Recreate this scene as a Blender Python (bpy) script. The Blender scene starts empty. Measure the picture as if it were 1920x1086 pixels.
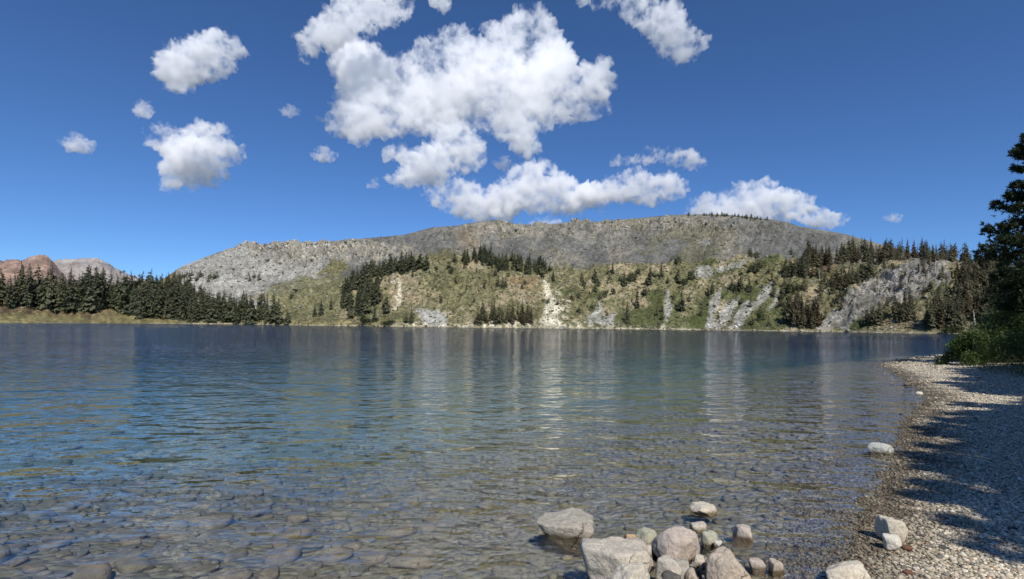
import bpy, bmesh, math, random
import numpy as np
from mathutils import Vector, Matrix

sc = bpy.context.scene
COL = sc.collection
R = math.radians
rng = np.random.default_rng(7)
random.seed(7)

# ------------------------------------------------------------------ camera
F, CX, CY, EYE, ROLL = 960.0, 960.0, 610.5, 1.6, math.atan(0.0115)
cd = bpy.data.cameras.new('camera'); cam = bpy.data.objects.new('camera', cd); COL.objects.link(cam); sc.camera = cam
cd.sensor_width = 36; cd.lens = 18; cd.shift_y = (CY - 543) / 1920; cd.clip_start = 0.05; cd.clip_end = 60000
cam.location = (0, 0, EYE); cam.rotation_euler = (R(90), -ROLL, 0)

# ------------------------------------------------------------------ sky, sun, exposure
SUN_EL, SUN_AZ = R(48), R(14)          # azimuth measured from straight behind the camera towards its right
sun_dir = Vector((math.sin(SUN_AZ) * math.cos(SUN_EL), -math.cos(SUN_AZ) * math.cos(SUN_EL), math.sin(SUN_EL)))
world = bpy.data.worlds.new('World'); sc.world = world; world.use_nodes = True
wn = world.node_tree
sky = wn.nodes.new('ShaderNodeTexSky'); sky.sky_type = 'NISHITA'; sky.sun_disc = False
sky.sun_elevation = SUN_EL; sky.sun_rotation = math.pi - SUN_AZ
sky.altitude = 2600; sky.air_density = 1.0; sky.dust_density = 0.0; sky.ozone_density = 6.0
wn.nodes['Background'].inputs[1].default_value = 0.09
tint = wn.nodes.new('ShaderNodeMix'); tint.data_type = 'RGBA'; tint.blend_type = 'MULTIPLY'; tint.inputs[0].default_value = 1.0; tint.inputs[7].default_value = (0.71, 0.94, 1.16, 1)
wn.links.new(sky.outputs[0], tint.inputs[6]); wn.links.new(tint.outputs[2], wn.nodes['Background'].inputs[0])
sl = bpy.data.lights.new('sun', 'SUN'); sl.energy = 4.2; sl.angle = R(0.5); sl.color = (1.0, 0.95, 0.87)
so = bpy.data.objects.new('sun', sl); COL.objects.link(so); so.rotation_euler = sun_dir.to_track_quat('Z', 'Y').to_euler()
vs = sc.view_settings; vs.view_transform = 'Standard'; vs.look = 'None'; vs.exposure = 0.2; vs.gamma = 1.0; vs.use_curve_mapping = False
cy = sc.cycles
cy.use_denoising = True; cy.max_bounces = 64; cy.volume_bounces = 64; cy.transmission_bounces = 4; cy.diffuse_bounces = 3; cy.glossy_bounces = 3
cy.transparent_max_bounces = 12; cy.caustics_reflective = False; cy.caustics_refractive = False

# ------------------------------------------------------------------ helpers
cr, sr = math.cos(ROLL), math.sin(ROLL)
def pix(x, y, D):
    u = (np.asarray(x, float) - CX) / F; v = (CY - np.asarray(y, float)) / F
    return np.stack([D * (u * cr - v * sr), D + 0 * u, EYE + D * (u * sr + v * cr)], -1)
def ground_d(x, y, z=0.0):
    u = (x - CX) / F; v = (CY - y) / F
    return (z - EYE) / (u * sr + v * cr)
def gpt(x, y, z=0.0):
    return pix(x, y, ground_d(x, y, z))
def y_of(x, D, z):
    u = (np.asarray(x, float) - CX) / F
    return CY - F * (((z - EYE) / D) - u * sr) / cr

def _h(i, s):
    n = (i[..., 0] * 374761393 + i[..., 1] * 668265263 + i[..., 2] * 1274126177 + s * 974711) & 0x7fffffff
    n = ((n ^ (n >> 13)) * 1274126177) & 0x7fffffff
    n = ((n ^ (n >> 16)) * 60493) & 0x7fffffff
    return (n & 0xffff) / 65535.0
def vnoise(p, s=0):
    p = np.asarray(p, float)
    if p.shape[-1] == 2: p = np.concatenate([p, np.zeros(p.shape[:-1] + (1,))], -1)
    i = np.floor(p).astype(np.int64); f = p - i; f = f * f * f * (f * (f * 6 - 15) + 10)
    r = 0
    for a in (0, 1):
        for b in (0, 1):
            for c in (0, 1):
                w = (f[..., 0] if a else 1 - f[..., 0]) * (f[..., 1] if b else 1 - f[..., 1]) * (f[..., 2] if c else 1 - f[..., 2])
                r = r + w * _h(i + np.array([a, b, c]), s)
    return r * 2 - 1
def fbm(p, o=4, g=0.5, s=0):
    p = np.asarray(p, float); r = 0; a = 1.0; t = 0
    for k in range(o):
        r = r + a * vnoise(p * 2.03 ** k + 17.3 * k, s + k); t += a; a *= g
    return r / t
def sm(a, b, x):
    t = np.clip((x - a) / (b - a), 0, 1); return t * t * (3 - 2 * t)
def inside(P, poly):
    x, y = P[..., 0], P[..., 1]; r = np.zeros(x.shape, bool); n = len(poly)
    for i in range(n):
        x1, y1 = poly[i]; x2, y2 = poly[(i + 1) % n]
        r ^= ((y1 > y) != (y2 > y)) & (x < (x2 - x1) * (y - y1) / (y2 - y1 + 1e-12) + x1)
    return r
def pdist(P, poly, closed=True):
    d = np.full(P.shape[:-1], 1e9); n = len(poly)
    for i in range(n if closed else n - 1):
        a = np.array(poly[i], float); b = np.array(poly[(i + 1) % n], float); ab = b - a
        t = np.clip(((P - a) @ ab) / (ab @ ab), 0, 1)
        d = np.minimum(d, np.linalg.norm(P - (a + t[..., None] * ab), axis=-1))
    return d

def mesh(name, V, Fc, mat=None, smooth=False, attr=None):
    V = np.asarray(V, np.float32); Fc = np.asarray(Fc, np.int32)
    me = bpy.data.meshes.new(name); k = Fc.shape[1]
    me.vertices.add(len(V)); me.vertices.foreach_set('co', V.ravel())
    me.loops.add(Fc.size); me.loops.foreach_set('vertex_index', Fc.ravel())
    me.polygons.add(len(Fc)); me.polygons.foreach_set('loop_start', np.arange(0, Fc.size, k, dtype=np.int32))
    if smooth: me.polygons.foreach_set('use_smooth', np.ones(len(Fc), bool))
    me.update(calc_edges=True); me.validate()
    if attr is not None:
        a = me.color_attributes.new('tint', 'FLOAT_COLOR', 'POINT')
        c = np.ones((len(V), 4), np.float32); c[:, :3] = attr; a.data.foreach_set('color', c.ravel())
    if mat: me.materials.append(mat)
    return me
def link(name, data, parent=None, loc=None):
    o = bpy.data.objects.new(name, data); COL.objects.link(o)
    if parent: o.parent = parent
    if loc is not None: o.location = loc
    return o
def tag(o, label=None, cat=None, group=None, kind=None):
    if label: o['label'] = label
    if cat: o['category'] = cat
    if group: o['group'] = group
    if kind: o['kind'] = kind
    return o
def ico(n):
    bm = bmesh.new(); bmesh.ops.create_icosphere(bm, subdivisions=n, radius=1)
    v = np.array([q.co[:] for q in bm.verts]); f = np.array([[q.index for q in p.verts] for p in bm.faces]); bm.free(); return v, f
ICO = {n: ico(n) for n in (1, 2, 3, 4, 5)}
def grid_faces(nr, nc):
    i = np.arange(nr * nc).reshape(nr, nc)
    return np.stack([i[:-1, :-1], i[:-1, 1:], i[1:, 1:], i[1:, :-1]], -1).reshape(-1, 4)
def rand_rot(n, r=rng):
    q = r.normal(size=(n, 4)); q /= np.linalg.norm(q, axis=1)[:, None]; w, x, y, z = q.T
    return np.stack([np.stack([1 - 2 * (y * y + z * z), 2 * (x * y - z * w), 2 * (x * z + y * w)], -1),
                     np.stack([2 * (x * y + z * w), 1 - 2 * (x * x + z * z), 2 * (y * z - x * w)], -1),
                     np.stack([2 * (x * z - y * w), 2 * (y * z + x * w), 1 - 2 * (x * x + y * y)], -1)], 1)

# ------------------------------------------------------------------ materials
class NT:
    def __init__(s, name):
        s.m = bpy.data.materials.new(name); s.m.use_nodes = True; s.t = s.m.node_tree; s.t.nodes.clear()
        s.out = s.n('OutputMaterial')
    def n(s, typ, **kw):
        q = s.t.nodes.new('ShaderNode' + typ)
        for k, v in kw.items(): setattr(q, k, v)
        return q
    def set(s, sock, v):
        if isinstance(v, bpy.types.NodeSocket): s.t.links.new(v, sock)
        elif isinstance(v, (tuple, list)) and len(v) == 3 and sock.type == 'RGBA': sock.default_value = (*v, 1)
        else: sock.default_value = v
    def math(s, op, a, b=0.0, c=None):
        q = s.n('Math', operation=op); s.set(q.inputs[0], a); s.set(q.inputs[1], b)
        if c is not None: s.set(q.inputs[2], c)
        return q.outputs[0]
    def noise(s, vec, scale, detail=3, rough=0.55, col=False):
        q = s.n('TexNoise'); s.set(q.inputs['Scale'], scale); s.set(q.inputs['Detail'], detail); s.set(q.inputs['Roughness'], rough)
        if vec is not None: s.set(q.inputs['Vector'], vec)
        return q.outputs[1 if col else 0]
    def rng(s, v, a, b, c=0.0, d=1.0):
        q = s.n('MapRange'); s.set(q.inputs[0], v)
        for i, x in enumerate((a, b, c, d)): s.set(q.inputs[i + 1], x)
        return q.outputs[0]
    def mix(s, f, a, b, mode='MIX'):
        q = s.n('Mix', data_type='RGBA', blend_type=mode); s.set(q.inputs[0], f); s.set(q.inputs[6], a); s.set(q.inputs[7], b); return q.outputs[2]
    def bump(s, h, strength, dist):
        q = s.n('Bump'); s.set(q.inputs['Height'], h); s.set(q.inputs['Strength'], strength); s.set(q.inputs['Distance'], dist); return q.outputs[0]
    def bsdf(s, color, rough=0.9, normal=None, spec=0.3):
        q = s.n('BsdfPrincipled'); s.set(q.inputs['Base Color'], color); s.set(q.inputs['Roughness'], rough); s.set(q.inputs['Specular IOR Level'], spec)
        if normal is not None: s.set(q.inputs['Normal'], normal)
        s.t.links.new(q.outputs[0], s.out.inputs['Surface']); return q

def mat_terrain():
    t = NT('hillside'); a = t.n('Attribute', attribute_name='tint'); g = t.n('NewGeometry')
    n1 = t.noise(g.outputs['Position'], 0.35, 6, 0.7); n2 = t.noise(g.outputs['Position'], 0.07, 5, 0.65)
    v = t.n('TexVoronoi'); t.set(v.inputs['Scale'], 0.28); t.set(v.inputs['Vector'], g.outputs['Position'])
    k = t.math('MULTIPLY', t.rng(n1, 0.36, 0.64, 0.58, 1.42), t.rng(n2, 0.3, 0.7, 0.8, 1.2))
    c = t.n('CombineColor'); [t.set(c.inputs[i], k) for i in range(3)]
    col = t.mix(1.0, a.outputs['Color'], c.outputs[0], 'MULTIPLY')
    h = t.math('ADD', n1, t.math('MULTIPLY', v.outputs['Distance'], -0.25))
    t.bsdf(col, 0.95, t.bump(h, 0.9, 3.0), 0.1); return t.m
def mat_rock(name, base, dark, scale=6.0, blotch=0.5, wet=True, grain=1.0):
    t = NT(name); g = t.n('NewGeometry'); tc = t.n('TexCoord'); o = tc.outputs['Object']; oi = t.n('ObjectInfo')
    n1 = t.noise(o, scale, 6, 0.65); n2 = t.noise(o, scale * 9, 5, 0.7); n3 = t.noise(o, scale * 0.45, 3)
    col = t.mix(t.rng(n1, 0.5 - 0.25 * blotch, 0.5 + 0.3 * blotch), dark, base)
    col = t.mix(t.rng(n3, 0.45, 0.7, 0, 0.45), col, (base[0] * 1.05, base[1] * 0.88, base[2] * 0.74))
    k = t.rng(n2, 0.3, 0.72, 1 - 0.38 * grain, 1 + 0.22 * grain)
    c = t.n('CombineColor'); [t.set(c.inputs[i], k) for i in range(3)]
    col = t.mix(1.0, col, c.outputs[0], 'MULTIPLY'); rough = 0.88
    wv = t.n('VectorMath', operation='MULTIPLY_ADD'); t.set(wv.inputs[0], t.noise(o, scale * 0.8, 4, 0.6, True)); wv.inputs[1].default_value = (0.5 / scale * 3,) * 3; t.set(wv.inputs[2], o)
    vo = t.n('TexVoronoi', feature='DISTANCE_TO_EDGE'); t.set(vo.inputs['Scale'], scale * 0.55); t.set(vo.inputs['Vector'], wv.outputs[0])
    ck = t.math('MULTIPLY', t.rng(vo.outputs['Distance'], 0.0, 0.022, 1.0, 0.0), t.rng(n3, 0.5, 0.62, 0.0, 0.8)); col = t.mix(ck, col, t.mix(1.0, col, (0.3, 0.27, 0.24), 'MULTIPLY'))
    li = t.rng(t.noise(o, scale * 4.5, 3, 0.5), 0.62, 0.68, 0.0, 0.55 * grain); col = t.mix(li, col, (dark[0] * 0.55, dark[1] * 0.56, dark[2] * 0.5))
    if wet:
        z = t.n('SeparateXYZ'); t.set(z.inputs[0], g.outputs['Position'])
        w = t.rng(t.math('ADD', z.outputs[2], t.math('MULTIPLY', n1, -0.05)), -0.015, 0.012, 1.0, 0.0)
        col = t.mix(w, col, t.mix(1.0, col, (0.30, 0.26, 0.20), 'MULTIPLY')); rough = t.rng(w, 0, 1, 0.88, 0.35)
    h = t.math('ADD', t.math('ADD', n1, t.math('MULTIPLY', n2, 0.35)), t.math('MULTIPLY', ck, -0.6))
    t.bsdf(col, rough, t.bump(h, 0.8, 0.03), 0.3); return t.m
def mat_leaf(name, c1, c2, trans=0.32, rough=0.6):
    t = NT(name); oi = t.n('ObjectInfo'); g = t.n('NewGeometry')
    n = t.noise(g.outputs['Position'], 0.9, 3); 
    f = t.math('ADD', t.math('MULTIPLY', oi.outputs['Random'], 0.6), t.math('MULTIPLY', g.outputs['Random Per Island'], 0.4))
    col = t.mix(f, c1, c2)
    d = t.n('BsdfPrincipled'); t.set(d.inputs['Base Color'], col); t.set(d.inputs['Roughness'], rough); t.set(d.inputs['Specular IOR Level'], 0.25)
    tr = t.n('BsdfTranslucent'); t.set(tr.inputs[0], col)
    mx = t.n('MixShader'); t.set(mx.inputs[0], trans); t.t.links.new(d.outputs[0], mx.inputs[1]); t.t.links.new(tr.outputs[0], mx.inputs[2])
    t.t.links.new(mx.outputs[0], t.out.inputs['Surface']); return t.m
def mat_bark(name, a, b):
    t = NT(name); tc = t.n('TexCoord'); mp = t.n('Mapping'); mp.inputs['Scale'].default_value = (14, 14, 2); t.set(mp.inputs[0], tc.outputs['Object'])
    n = t.noise(mp.outputs[0], 1.5, 4, 0.6); t.bsdf(t.mix(n, a, b), 0.95, t.bump(n, 0.6, 0.05)); return t.m
def mat_tint(name, rough=0.9, wet=False, vary=0.35, scale=40, bump=0.01):
    t = NT(name); a = t.n('Attribute', attribute_name='tint'); g = t.n('NewGeometry')
    n = t.noise(g.outputs['Position'], scale, 4, 0.65); k = t.rng(n, 0.3, 0.7, 1 - vary, 1 + vary)
    c = t.n('CombineColor'); [t.set(c.inputs[i], k) for i in range(3)]
    col = t.mix(1.0, a.outputs['Color'], c.outputs[0], 'MULTIPLY'); r = rough
    if wet:
        z = t.n('SeparateXYZ'); t.set(z.inputs[0], g.outputs['Position'])
        m = t.noise(g.outputs['Position'], 2.2, 3)
        w = t.rng(t.math('ADD', z.outputs[2], t.math('MULTIPLY', m, -0.06)), -0.02, 0.02, 1.0, 0.0)
        col = t.mix(w, col, t.mix(1.0, col, (0.26, 0.24, 0.21), 'MULTIPLY')); r = t.rng(w, 0, 1, rough, 0.4)
    t.bsdf(col, r, t.bump(n, 0.5, bump), 0.3); return t.m

def mat_water():
    t = NT('lake_water'); g = t.n('NewGeometry')
    gr = bpy.data.node_groups.new('wave_height', 'ShaderNodeTree')
    gr.interface.new_socket('P', in_out='INPUT', socket_type='NodeSocketVector'); gr.interface.new_socket('H', in_out='OUTPUT', socket_type='NodeSocketFloat')
    gi = gr.nodes.new('NodeGroupInput'); go = gr.nodes.new('NodeGroupOutput'); prev = None
    for rot, sx, sy, det, amp in ((R(-6), 0.28, 0.5, 0.0, 0.18), (R(-12), 0.8, 1.35, 0.8, 0.19), (R(-20), 1.7, 3.0, 1.0, 0.11), (R(14), 3.6, 6.4, 1.0, 0.050), (R(-25), 10, 13.0, 2.0, 0.011)):
        mp = gr.nodes.new('ShaderNodeMapping'); mp.inputs['Rotation'].default_value = (0, 0, rot); mp.inputs['Scale'].default_value = (sx, sy, 1)
        gr.links.new(gi.outputs[0], mp.inputs[0])
        no = gr.nodes.new('ShaderNodeTexNoise'); no.inputs['Scale'].default_value = 1; no.inputs['Detail'].default_value = det; no.inputs['Roughness'].default_value = 0.5
        gr.links.new(mp.outputs[0], no.inputs['Vector'])
        mu = gr.nodes.new('ShaderNodeMath'); mu.operation = 'MULTIPLY'; gr.links.new(no.outputs[0], mu.inputs[0]); mu.inputs[1].default_value = amp
        if prev is None: prev = mu.outputs[0]
        else:
            ad = gr.nodes.new('ShaderNodeMath'); ad.operation = 'ADD'; gr.links.new(prev, ad.inputs[0]); gr.links.new(mu.outputs[0], ad.inputs[1]); prev = ad.outputs[0]
    gr.links.new(prev, go.inputs[0])
    e = 0.012; hs = []
    for off in ((0, 0, 0), (e, 0, 0), (0, e, 0)):
        va = t.n('VectorMath', operation='ADD'); t.set(va.inputs[0], g.outputs['Position']); va.inputs[1].default_value = off
        q = t.t.nodes.new('ShaderNodeGroup'); q.node_tree = gr; t.t.links.new(va.outputs[0], q.inputs[0]); hs.append(q.outputs[0])
    gust = t.rng(t.noise(g.outputs['Position'], 0.05, 3), 0.35, 0.65, 0.7, 1.15)
    sepw = t.n('SeparateXYZ'); t.set(sepw.inputs[0], g.outputs['Position']); k = t.math('MULTIPLY', t.math('MULTIPLY', gust, t.rng(sepw.outputs[1], 3.5, 22.0, 0.5, 1.3)), -1.0 / e)
    c = t.n('CombineXYZ'); t.set(c.inputs[0], t.math('MULTIPLY', t.math('SUBTRACT', hs[1], hs[0]), k)); t.set(c.inputs[1], t.math('MULTIPLY', t.math('SUBTRACT', hs[2], hs[0]), k)); c.inputs[2].default_value = 1
    nn = t.n('VectorMath', operation='NORMALIZE'); t.set(nn.inputs[0], c.outputs[0]); N = nn.outputs[0]
    fr = t.n('Fresnel'); fr.inputs['IOR'].default_value = 1.5; t.set(fr.inputs['Normal'], N)
    gl = t.n('BsdfGlossy'); t.set(gl.inputs['Roughness'], 0.03); t.set(gl.inputs['Normal'], N); t.set(gl.inputs['Color'], (1.0, 1.0, 1.0))
    tr = t.n('BsdfTransparent'); t.set(tr.inputs[0], (0.97, 0.98, 0.98))
    mx = t.n('MixShader'); t.set(mx.inputs[0], t.math('MULTIPLY', fr.outputs[0], t.rng(g.outputs['Backfacing'], 0, 1, 1.0, 0.0))); t.t.links.new(tr.outputs[0], mx.inputs[1]); t.t.links.new(gl.outputs[0], mx.inputs[2])
    t.t.links.new(mx.outputs[0], t.out.inputs['Surface'])
    ab = t.n('VolumeAbsorption'); t.set(ab.inputs['Color'], (0.22, 0.54, 0.62)); ab.inputs['Density'].default_value = 0.12
    t.t.links.new(ab.outputs[0], t.out.inputs['Volume']); return t.m

M_TERR = mat_terrain(); M_WATER = mat_water()
M_FIR = mat_leaf('fir_needles', (0.050, 0.064, 0.040), (0.165, 0.170, 0.092))
M_OLIVE = mat_leaf('olive_needles', (0.085, 0.090, 0.050), (0.165, 0.152, 0.090))
M_BROWN = mat_leaf('browning_needles', (0.085, 0.070, 0.036), (0.15, 0.115, 0.065))
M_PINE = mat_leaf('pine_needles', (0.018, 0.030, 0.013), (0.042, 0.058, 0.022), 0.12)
M_BUSH = mat_leaf('willow_leaves', (0.06, 0.10, 0.026), (0.14, 0.185, 0.055), 0.4, 0.5)
M_GRASS = mat_leaf('shore_grass', (0.07, 0.10, 0.025), (0.16, 0.17, 0.055), 0.3)
M_BARK = mat_bark('bark', (0.05, 0.038, 0.028), (0.12, 0.095, 0.075))
M_SNAG = mat_bark('bleached_wood', (0.30, 0.27, 0.23), (0.5, 0.46, 0.40))

# ------------------------------------------------------------------ far shore: terrain laid over the lake's real distances
CPX = np.arange(-980, 2161, 3.0)
def ip(x, pts):
    p = np.array(pts, float); return np.interp(x, p[:, 0], p[:, 1])
def smooth1(a, n):
    k = np.hanning(n + 2)[1:-1]; k /= k.sum(); p = np.pad(a, (n // 2, n - 1 - n // 2), mode='edge'); return np.convolve(p, k, 'valid')
D0 = smooth1(ip(CPX, [(-260, 190), (0, 235), (150, 310), (300, 385), (480, 410), (625, 355), (890, 335), (1200, 370), (1350, 350), (1550, 305), (1680, 272), (1750, 255), (1800, 250), (1900, 245), (2160, 230)]), 31)
YR = ip(CPX, [(-980, 500), (-500, 530), (-260, 552), (200, 560), (260, 548), (300, 528), (340, 500), (380, 484), (430, 466), (460, 459), (500, 458), (560, 455), (600, 453), (640, 451), (700, 446), (760, 440), (790, 432), (812, 426), (850, 424),
              (890, 418), (925, 412), (950, 416), (970, 421), (1010, 422), (1050, 419), (1080, 414), (1110, 417), (1160, 412), (1200, 409), (1250, 404), (1290, 402), (1340, 402), (1380, 404), (1430, 410), (1460, 413),
              (1480, 418), (1500, 425), (1540, 431), (1580, 438), (1620, 449), (1660, 460), (1700, 472), (1760, 484), (1850, 494), (1920, 500), (2160, 510)])
YB = smooth1(ip(CPX, [(-260, 598), (300, 597), (350, 590), (450, 565), (560, 548), (640, 530), (740, 508), (830, 475), (900, 480), (1000, 502), (1100, 502), (1300, 492), (1450, 482), (1550, 496), (1700, 505), (2160, 530)]), 21)
DB = ip(CPX, [(-260, 60), (330, 60), (640, 95), (1300, 105), (1550, 90), (1750, 80), (1900, 80), (2160, 80)])
DR = ip(CPX, [(-260, 300), (330, 300), (600, 350), (1300, 420), (1600, 330), (1800, 260), (2160, 240)])
NS = 200
S = np.linspace(0, 1, NS)
YS0 = y_of(CPX, D0, 0.0)
sb = np.clip((YS0 - YB) / (YS0 - YR), 0.05, 0.85)
TY = np.zeros((NS, len(CPX))); TD = np.zeros_like(TY)
for j in range(len(CPX)):
    TY[:, j] = YS0[j] + (YR[j] - YS0[j]) * S
    b = sb[j]; d = np.interp(S, [0, b, min(b + 0.10, 0.93), 1.0], [0, DB[j], DB[j] + 0.35 * (DR[j] - DB[j]), DR[j]])
    TD[:, j] = D0[j] + smooth1(d, 15)
TX = np.broadcast_to(CPX, TY.shape)
TP = pix(TX, TY, TD)
# crag and roughness masks in the hill's own lay-out
def blob(cx, cyy, rx, ry):
    return np.exp(-(((TX - cx) / rx) ** 2 + ((TY - cyy) / ry) ** 2))
CRAG = np.clip(blob(560, 477, 70, 22) + blob(480, 468, 50, 14) + 0.9 * blob(700, 480, 70, 18) + 0.8 * blob(960, 430, 60, 14) + 0.8 * blob(1090, 430, 60, 16) + blob(1260, 430, 110, 20) + 0.6 * blob(1150, 445, 60, 18)
               + 1.1 * blob(1690, 540, 90, 32) + 1.0 * blob(1600, 585, 60, 24) + 0.6 * blob(1480, 420, 40, 10) + 0.6 * blob(1400, 440, 90, 20) + 0.5 * blob(870, 440, 60, 16) + 0.5 * blob(1020, 440, 80, 12) + 0.5 * blob(630, 470, 60, 16), 0, 1.2)
fade = sm(0, 0.04, S)[:, None]
nz = fbm(TP / 50.0, 4, 0.5, 3) * 6.0 + fbm(TP / 11.0, 4, 0.62, 9) * 2.2
ridged = 1 - np.abs(fbm(TP * np.array([1, 1, 0.45]) / 13.0, 4, 0.62, 21)) * 3.2
nz = nz * (0.5 + 0.5 * (TD / 500)) + CRAG * (ridged * 12.0 + fbm(TP / 5.0, 2, 0.5, 33) * 3.0)
gul = 0.8 - 2 * np.abs(fbm(np.stack([TX / 30.0 + TY / 45.0, TY / 150.0], -1), 4, 0.6, 5))
nz = nz + gul * 4.0 * sm(0.1, 0.3, S)[:, None]
ridge_keep = 1 - 0.93 * sm(0.93, 1.0, S)[:, None]
TPd = TP + (nz * fade * ridge_keep)[..., None] * np.array([0.0, -0.45, 0.8])
TPd[..., 2] = np.maximum(TPd[..., 2], 0.05 * fade)

LIN = lambda r, g, b: np.array([((c / 255) ** 2.2) for c in (r, g, b)])
C_SCREE = LIN(112, 112, 107); C_SCREE2 = LIN(154, 152, 144); C_PALE = LIN(176, 174, 164); C_OLIVE = LIN(121, 119, 88); C_TAN = LIN(152, 139, 112)
C_GREEN = LIN(78, 88, 52); C_CREAM = LIN(206, 198, 172); C_CLIFF = LIN(172, 165, 148); C_BROWN = LIN(130, 112, 84); C_MEADOW = LIN(120, 116, 84); C_LITTER = LIN(108, 94, 74)
wx = TX + fbm(np.stack([TX, TY], -1) / 22.0, 4, 0.6, 41) * 16; wy = TY + fbm(np.stack([TX, TY], -1) / 18.0, 4, 0.6, 51) * 10
W = np.stack([wx, wy], -1)
fine = fbm(np.stack([TX, TY * 1.6], -1) / 7.0, 3, 0.65, 61); mid = fbm(np.stack([TX, TY * 1.5], -1) / 40.0, 4, 0.55, 71)
TC = np.zeros(TP.shape) + C_SCREE
def lay(col, m):
    global TC
    m = np.clip(m, 0, 1)[..., None]; TC = TC * (1 - m) + col * m
W2 = np.stack([TX, TY], -1) + (W - np.stack([TX, TY], -1)) * 0.35
def polym(poly, f=3.0, w=W):
    d = pdist(w, poly); return np.clip(0.5 + np.where(inside(w, poly), d, -d) / (2 * f), 0, 1)
lay(C_SCREE2, sm(720, 560, TX)); lay(LIN(134, 127, 112), sm(0.0, 0.35, mid) * 0.6); lay(LIN(104, 103, 98), sm(0.1, 0.4, -mid + 0.4 * fine) * 0.6); lay(LIN(108, 106, 84), sm(0.15, 0.4, fbm(np.stack([TX / 2 + TY, TY * 1.2 - TX / 5], -1) / 45.0, 4, 0.6, 77)) * 0.7 * sm(640, 760, TX))
lower = sm(-8, 6, wy - np.broadcast_to(YB, TY.shape)); lay(C_OLIVE, lower); lay(C_TAN, lower * sm(0.0, 0.35, mid + 0.5 * fine) * 0.85); lay(C_MEADOW, lower * sm(0.05, 0.4, -mid + 0.3 * fine) * 0.6)
lay(C_CLIFF, np.clip(CRAG, 0, 1) * (0.35 + 0.65 * sm(-0.3, 0.3, fine)) * sm(1700, 600, TX) * 0.9)
lay(LIN(104, 100, 90), sm(0.25, 0.5, fine) * sm(0.2, 0.8, CRAG))
lay(C_SCREE2, polym([(330, 490), (470, 470), (560, 500), (620, 500), (590, 530), (560, 545), (505, 535), (430, 560), (520, 570), (500, 590), (430, 570), (330, 560)]))
lay(C_OLIVE, polym([(505, 540), (560, 530), (580, 560), (620, 590), (540, 600), (500, 575)]) * 0.8)
lay(C_MEADOW, polym([(590, 515), (640, 495), (645, 512), (620, 520)])); lay(C_OLIVE, polym([(560, 525), (640, 520), (650, 580), (600, 590), (565, 560)]) * 0.9)
lay(C_BROWN * 0.8 + 0.02, 0.45 * polym([(860, 445), (890, 440), (895, 460), (870, 465)])); lay(C_BROWN, polym([(950, 520), (1010, 518), (1005, 545), (960, 540)]) * 0.8)
lay(C_TAN, polym([(730, 520), (760, 515), (750, 560), (735, 585), (720, 575)])); lay(C_CREAM, polym([(750, 525), (757, 525), (750, 560), (740, 580), (735, 580), (745, 555)], 2))
lay(C_PALE, polym([(785, 570), (800, 580), (830, 585), (840, 612), (795, 612), (780, 590)])); 
lay(C_CREAM, polym([(1020, 530), (1030, 528), (1040, 550), (1050, 580), (1042, 614), (1018, 614), (1018, 560)])); lay(C_CREAM, polym([(1045, 545), (1070, 560), (1060, 612), (1045, 612)], 5) * sm(-0.1, 0.3, fine))
lay(C_CREAM * 0.9, lower * sm(603, 612, TY) * sm(-0.15, 0.2, fine) * sm(700, 790, TX) * sm(1330, 1260, TX))
shr = [[(1100, 575), (1125, 570), (1135, 600), (1110, 612)], [(1145, 590), (1240, 575), (1250, 605), (1230, 614), (1140, 614)], [(1205, 550), (1245, 548), (1240, 580), (1215, 575)], [(1262, 545), (1285, 560), (1270, 600), (1255, 595)],
       [(1245, 605), (1335, 580), (1330, 618), (1250, 616)], [(1325, 550), (1330, 585), (1322, 618), (1290, 612)], [(1345, 560), (1365, 545), (1420, 545), (1440, 530), (1470, 560), (1500, 590), (1480, 618), (1385, 618), (1350, 600), (1370, 580)],
       [(1050, 548), (1075, 546), (1078, 558), (1050, 556)], [(1105, 555), (1130, 548), (1120, 565), (1108, 567)], [(1400, 500), (1460, 480), (1460, 495), (1400, 508)], [(1310, 497), (1340, 490), (1350, 498), (1315, 510)], [(1330, 525), (1370, 500), (1385, 510), (1345, 530)],
       [(1480, 540), (1510, 545), (1505, 570), (1470, 560)], [(1600, 600), (1640, 590), (1660, 615), (1560, 618)]]
for p in shr: lay(C_GREEN, polym(p, 2.5, W2) * (0.75 + 0.25 * fine))
for p in ([(1118, 580), (1127, 568), (1130, 585), (1122, 612), (1098, 612), (1100, 592)], [(1135, 590), (1155, 585), (1148, 612), (1126, 614), (1128, 600)], [(1246, 572), (1251, 546), (1261, 580), (1253, 605), (1244, 603), (1246, 585)],
          [(1335, 560), (1352, 550), (1345, 580), (1340, 616), (1322, 618), (1328, 580)], [(1360, 572), (1382, 565), (1372, 595), (1356, 618), (1338, 618)], [(1388, 572), (1402, 570), (1418, 575), (1400, 597), (1385, 618), (1368, 618)],
          [(1432, 540), (1450, 530), (1440, 560), (1415, 582), (1404, 588), (1420, 562)], [(1455, 545), (1462, 543), (1455, 570), (1440, 585)], [(1300, 510), (1330, 508), (1345, 520), (1320, 530), (1300, 528)], [(1338, 508), (1400, 490), (1390, 505), (1350, 515)]):
    lay(C_PALE * 0.8, polym(p, 1.8, W2) * (0.85 + 0.3 * fine))
lay(LIN(158, 154, 148), polym([(1560, 590), (1620, 548), (1690, 510), (1770, 500), (1775, 540), (1720, 570), (1640, 590), (1590, 615), (1530, 618)], 3) * (0.8 + 0.4 * fine))
lay(LIN(90, 88, 84), polym([(1560, 590), (1620, 548), (1690, 510), (1770, 500), (1775, 540), (1720, 570), (1640, 590), (1590, 615)], 3) * sm(0.2, 0.5, fine) * 0.8)
lay(C_TAN, polym([(1480, 560), (1520, 545), (1540, 590), (1490, 600)]) * 0.7); lay(C_LITTER, polym([(1540, 495), (1565, 490), (1550, 520), (1540, 515)]))
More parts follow.
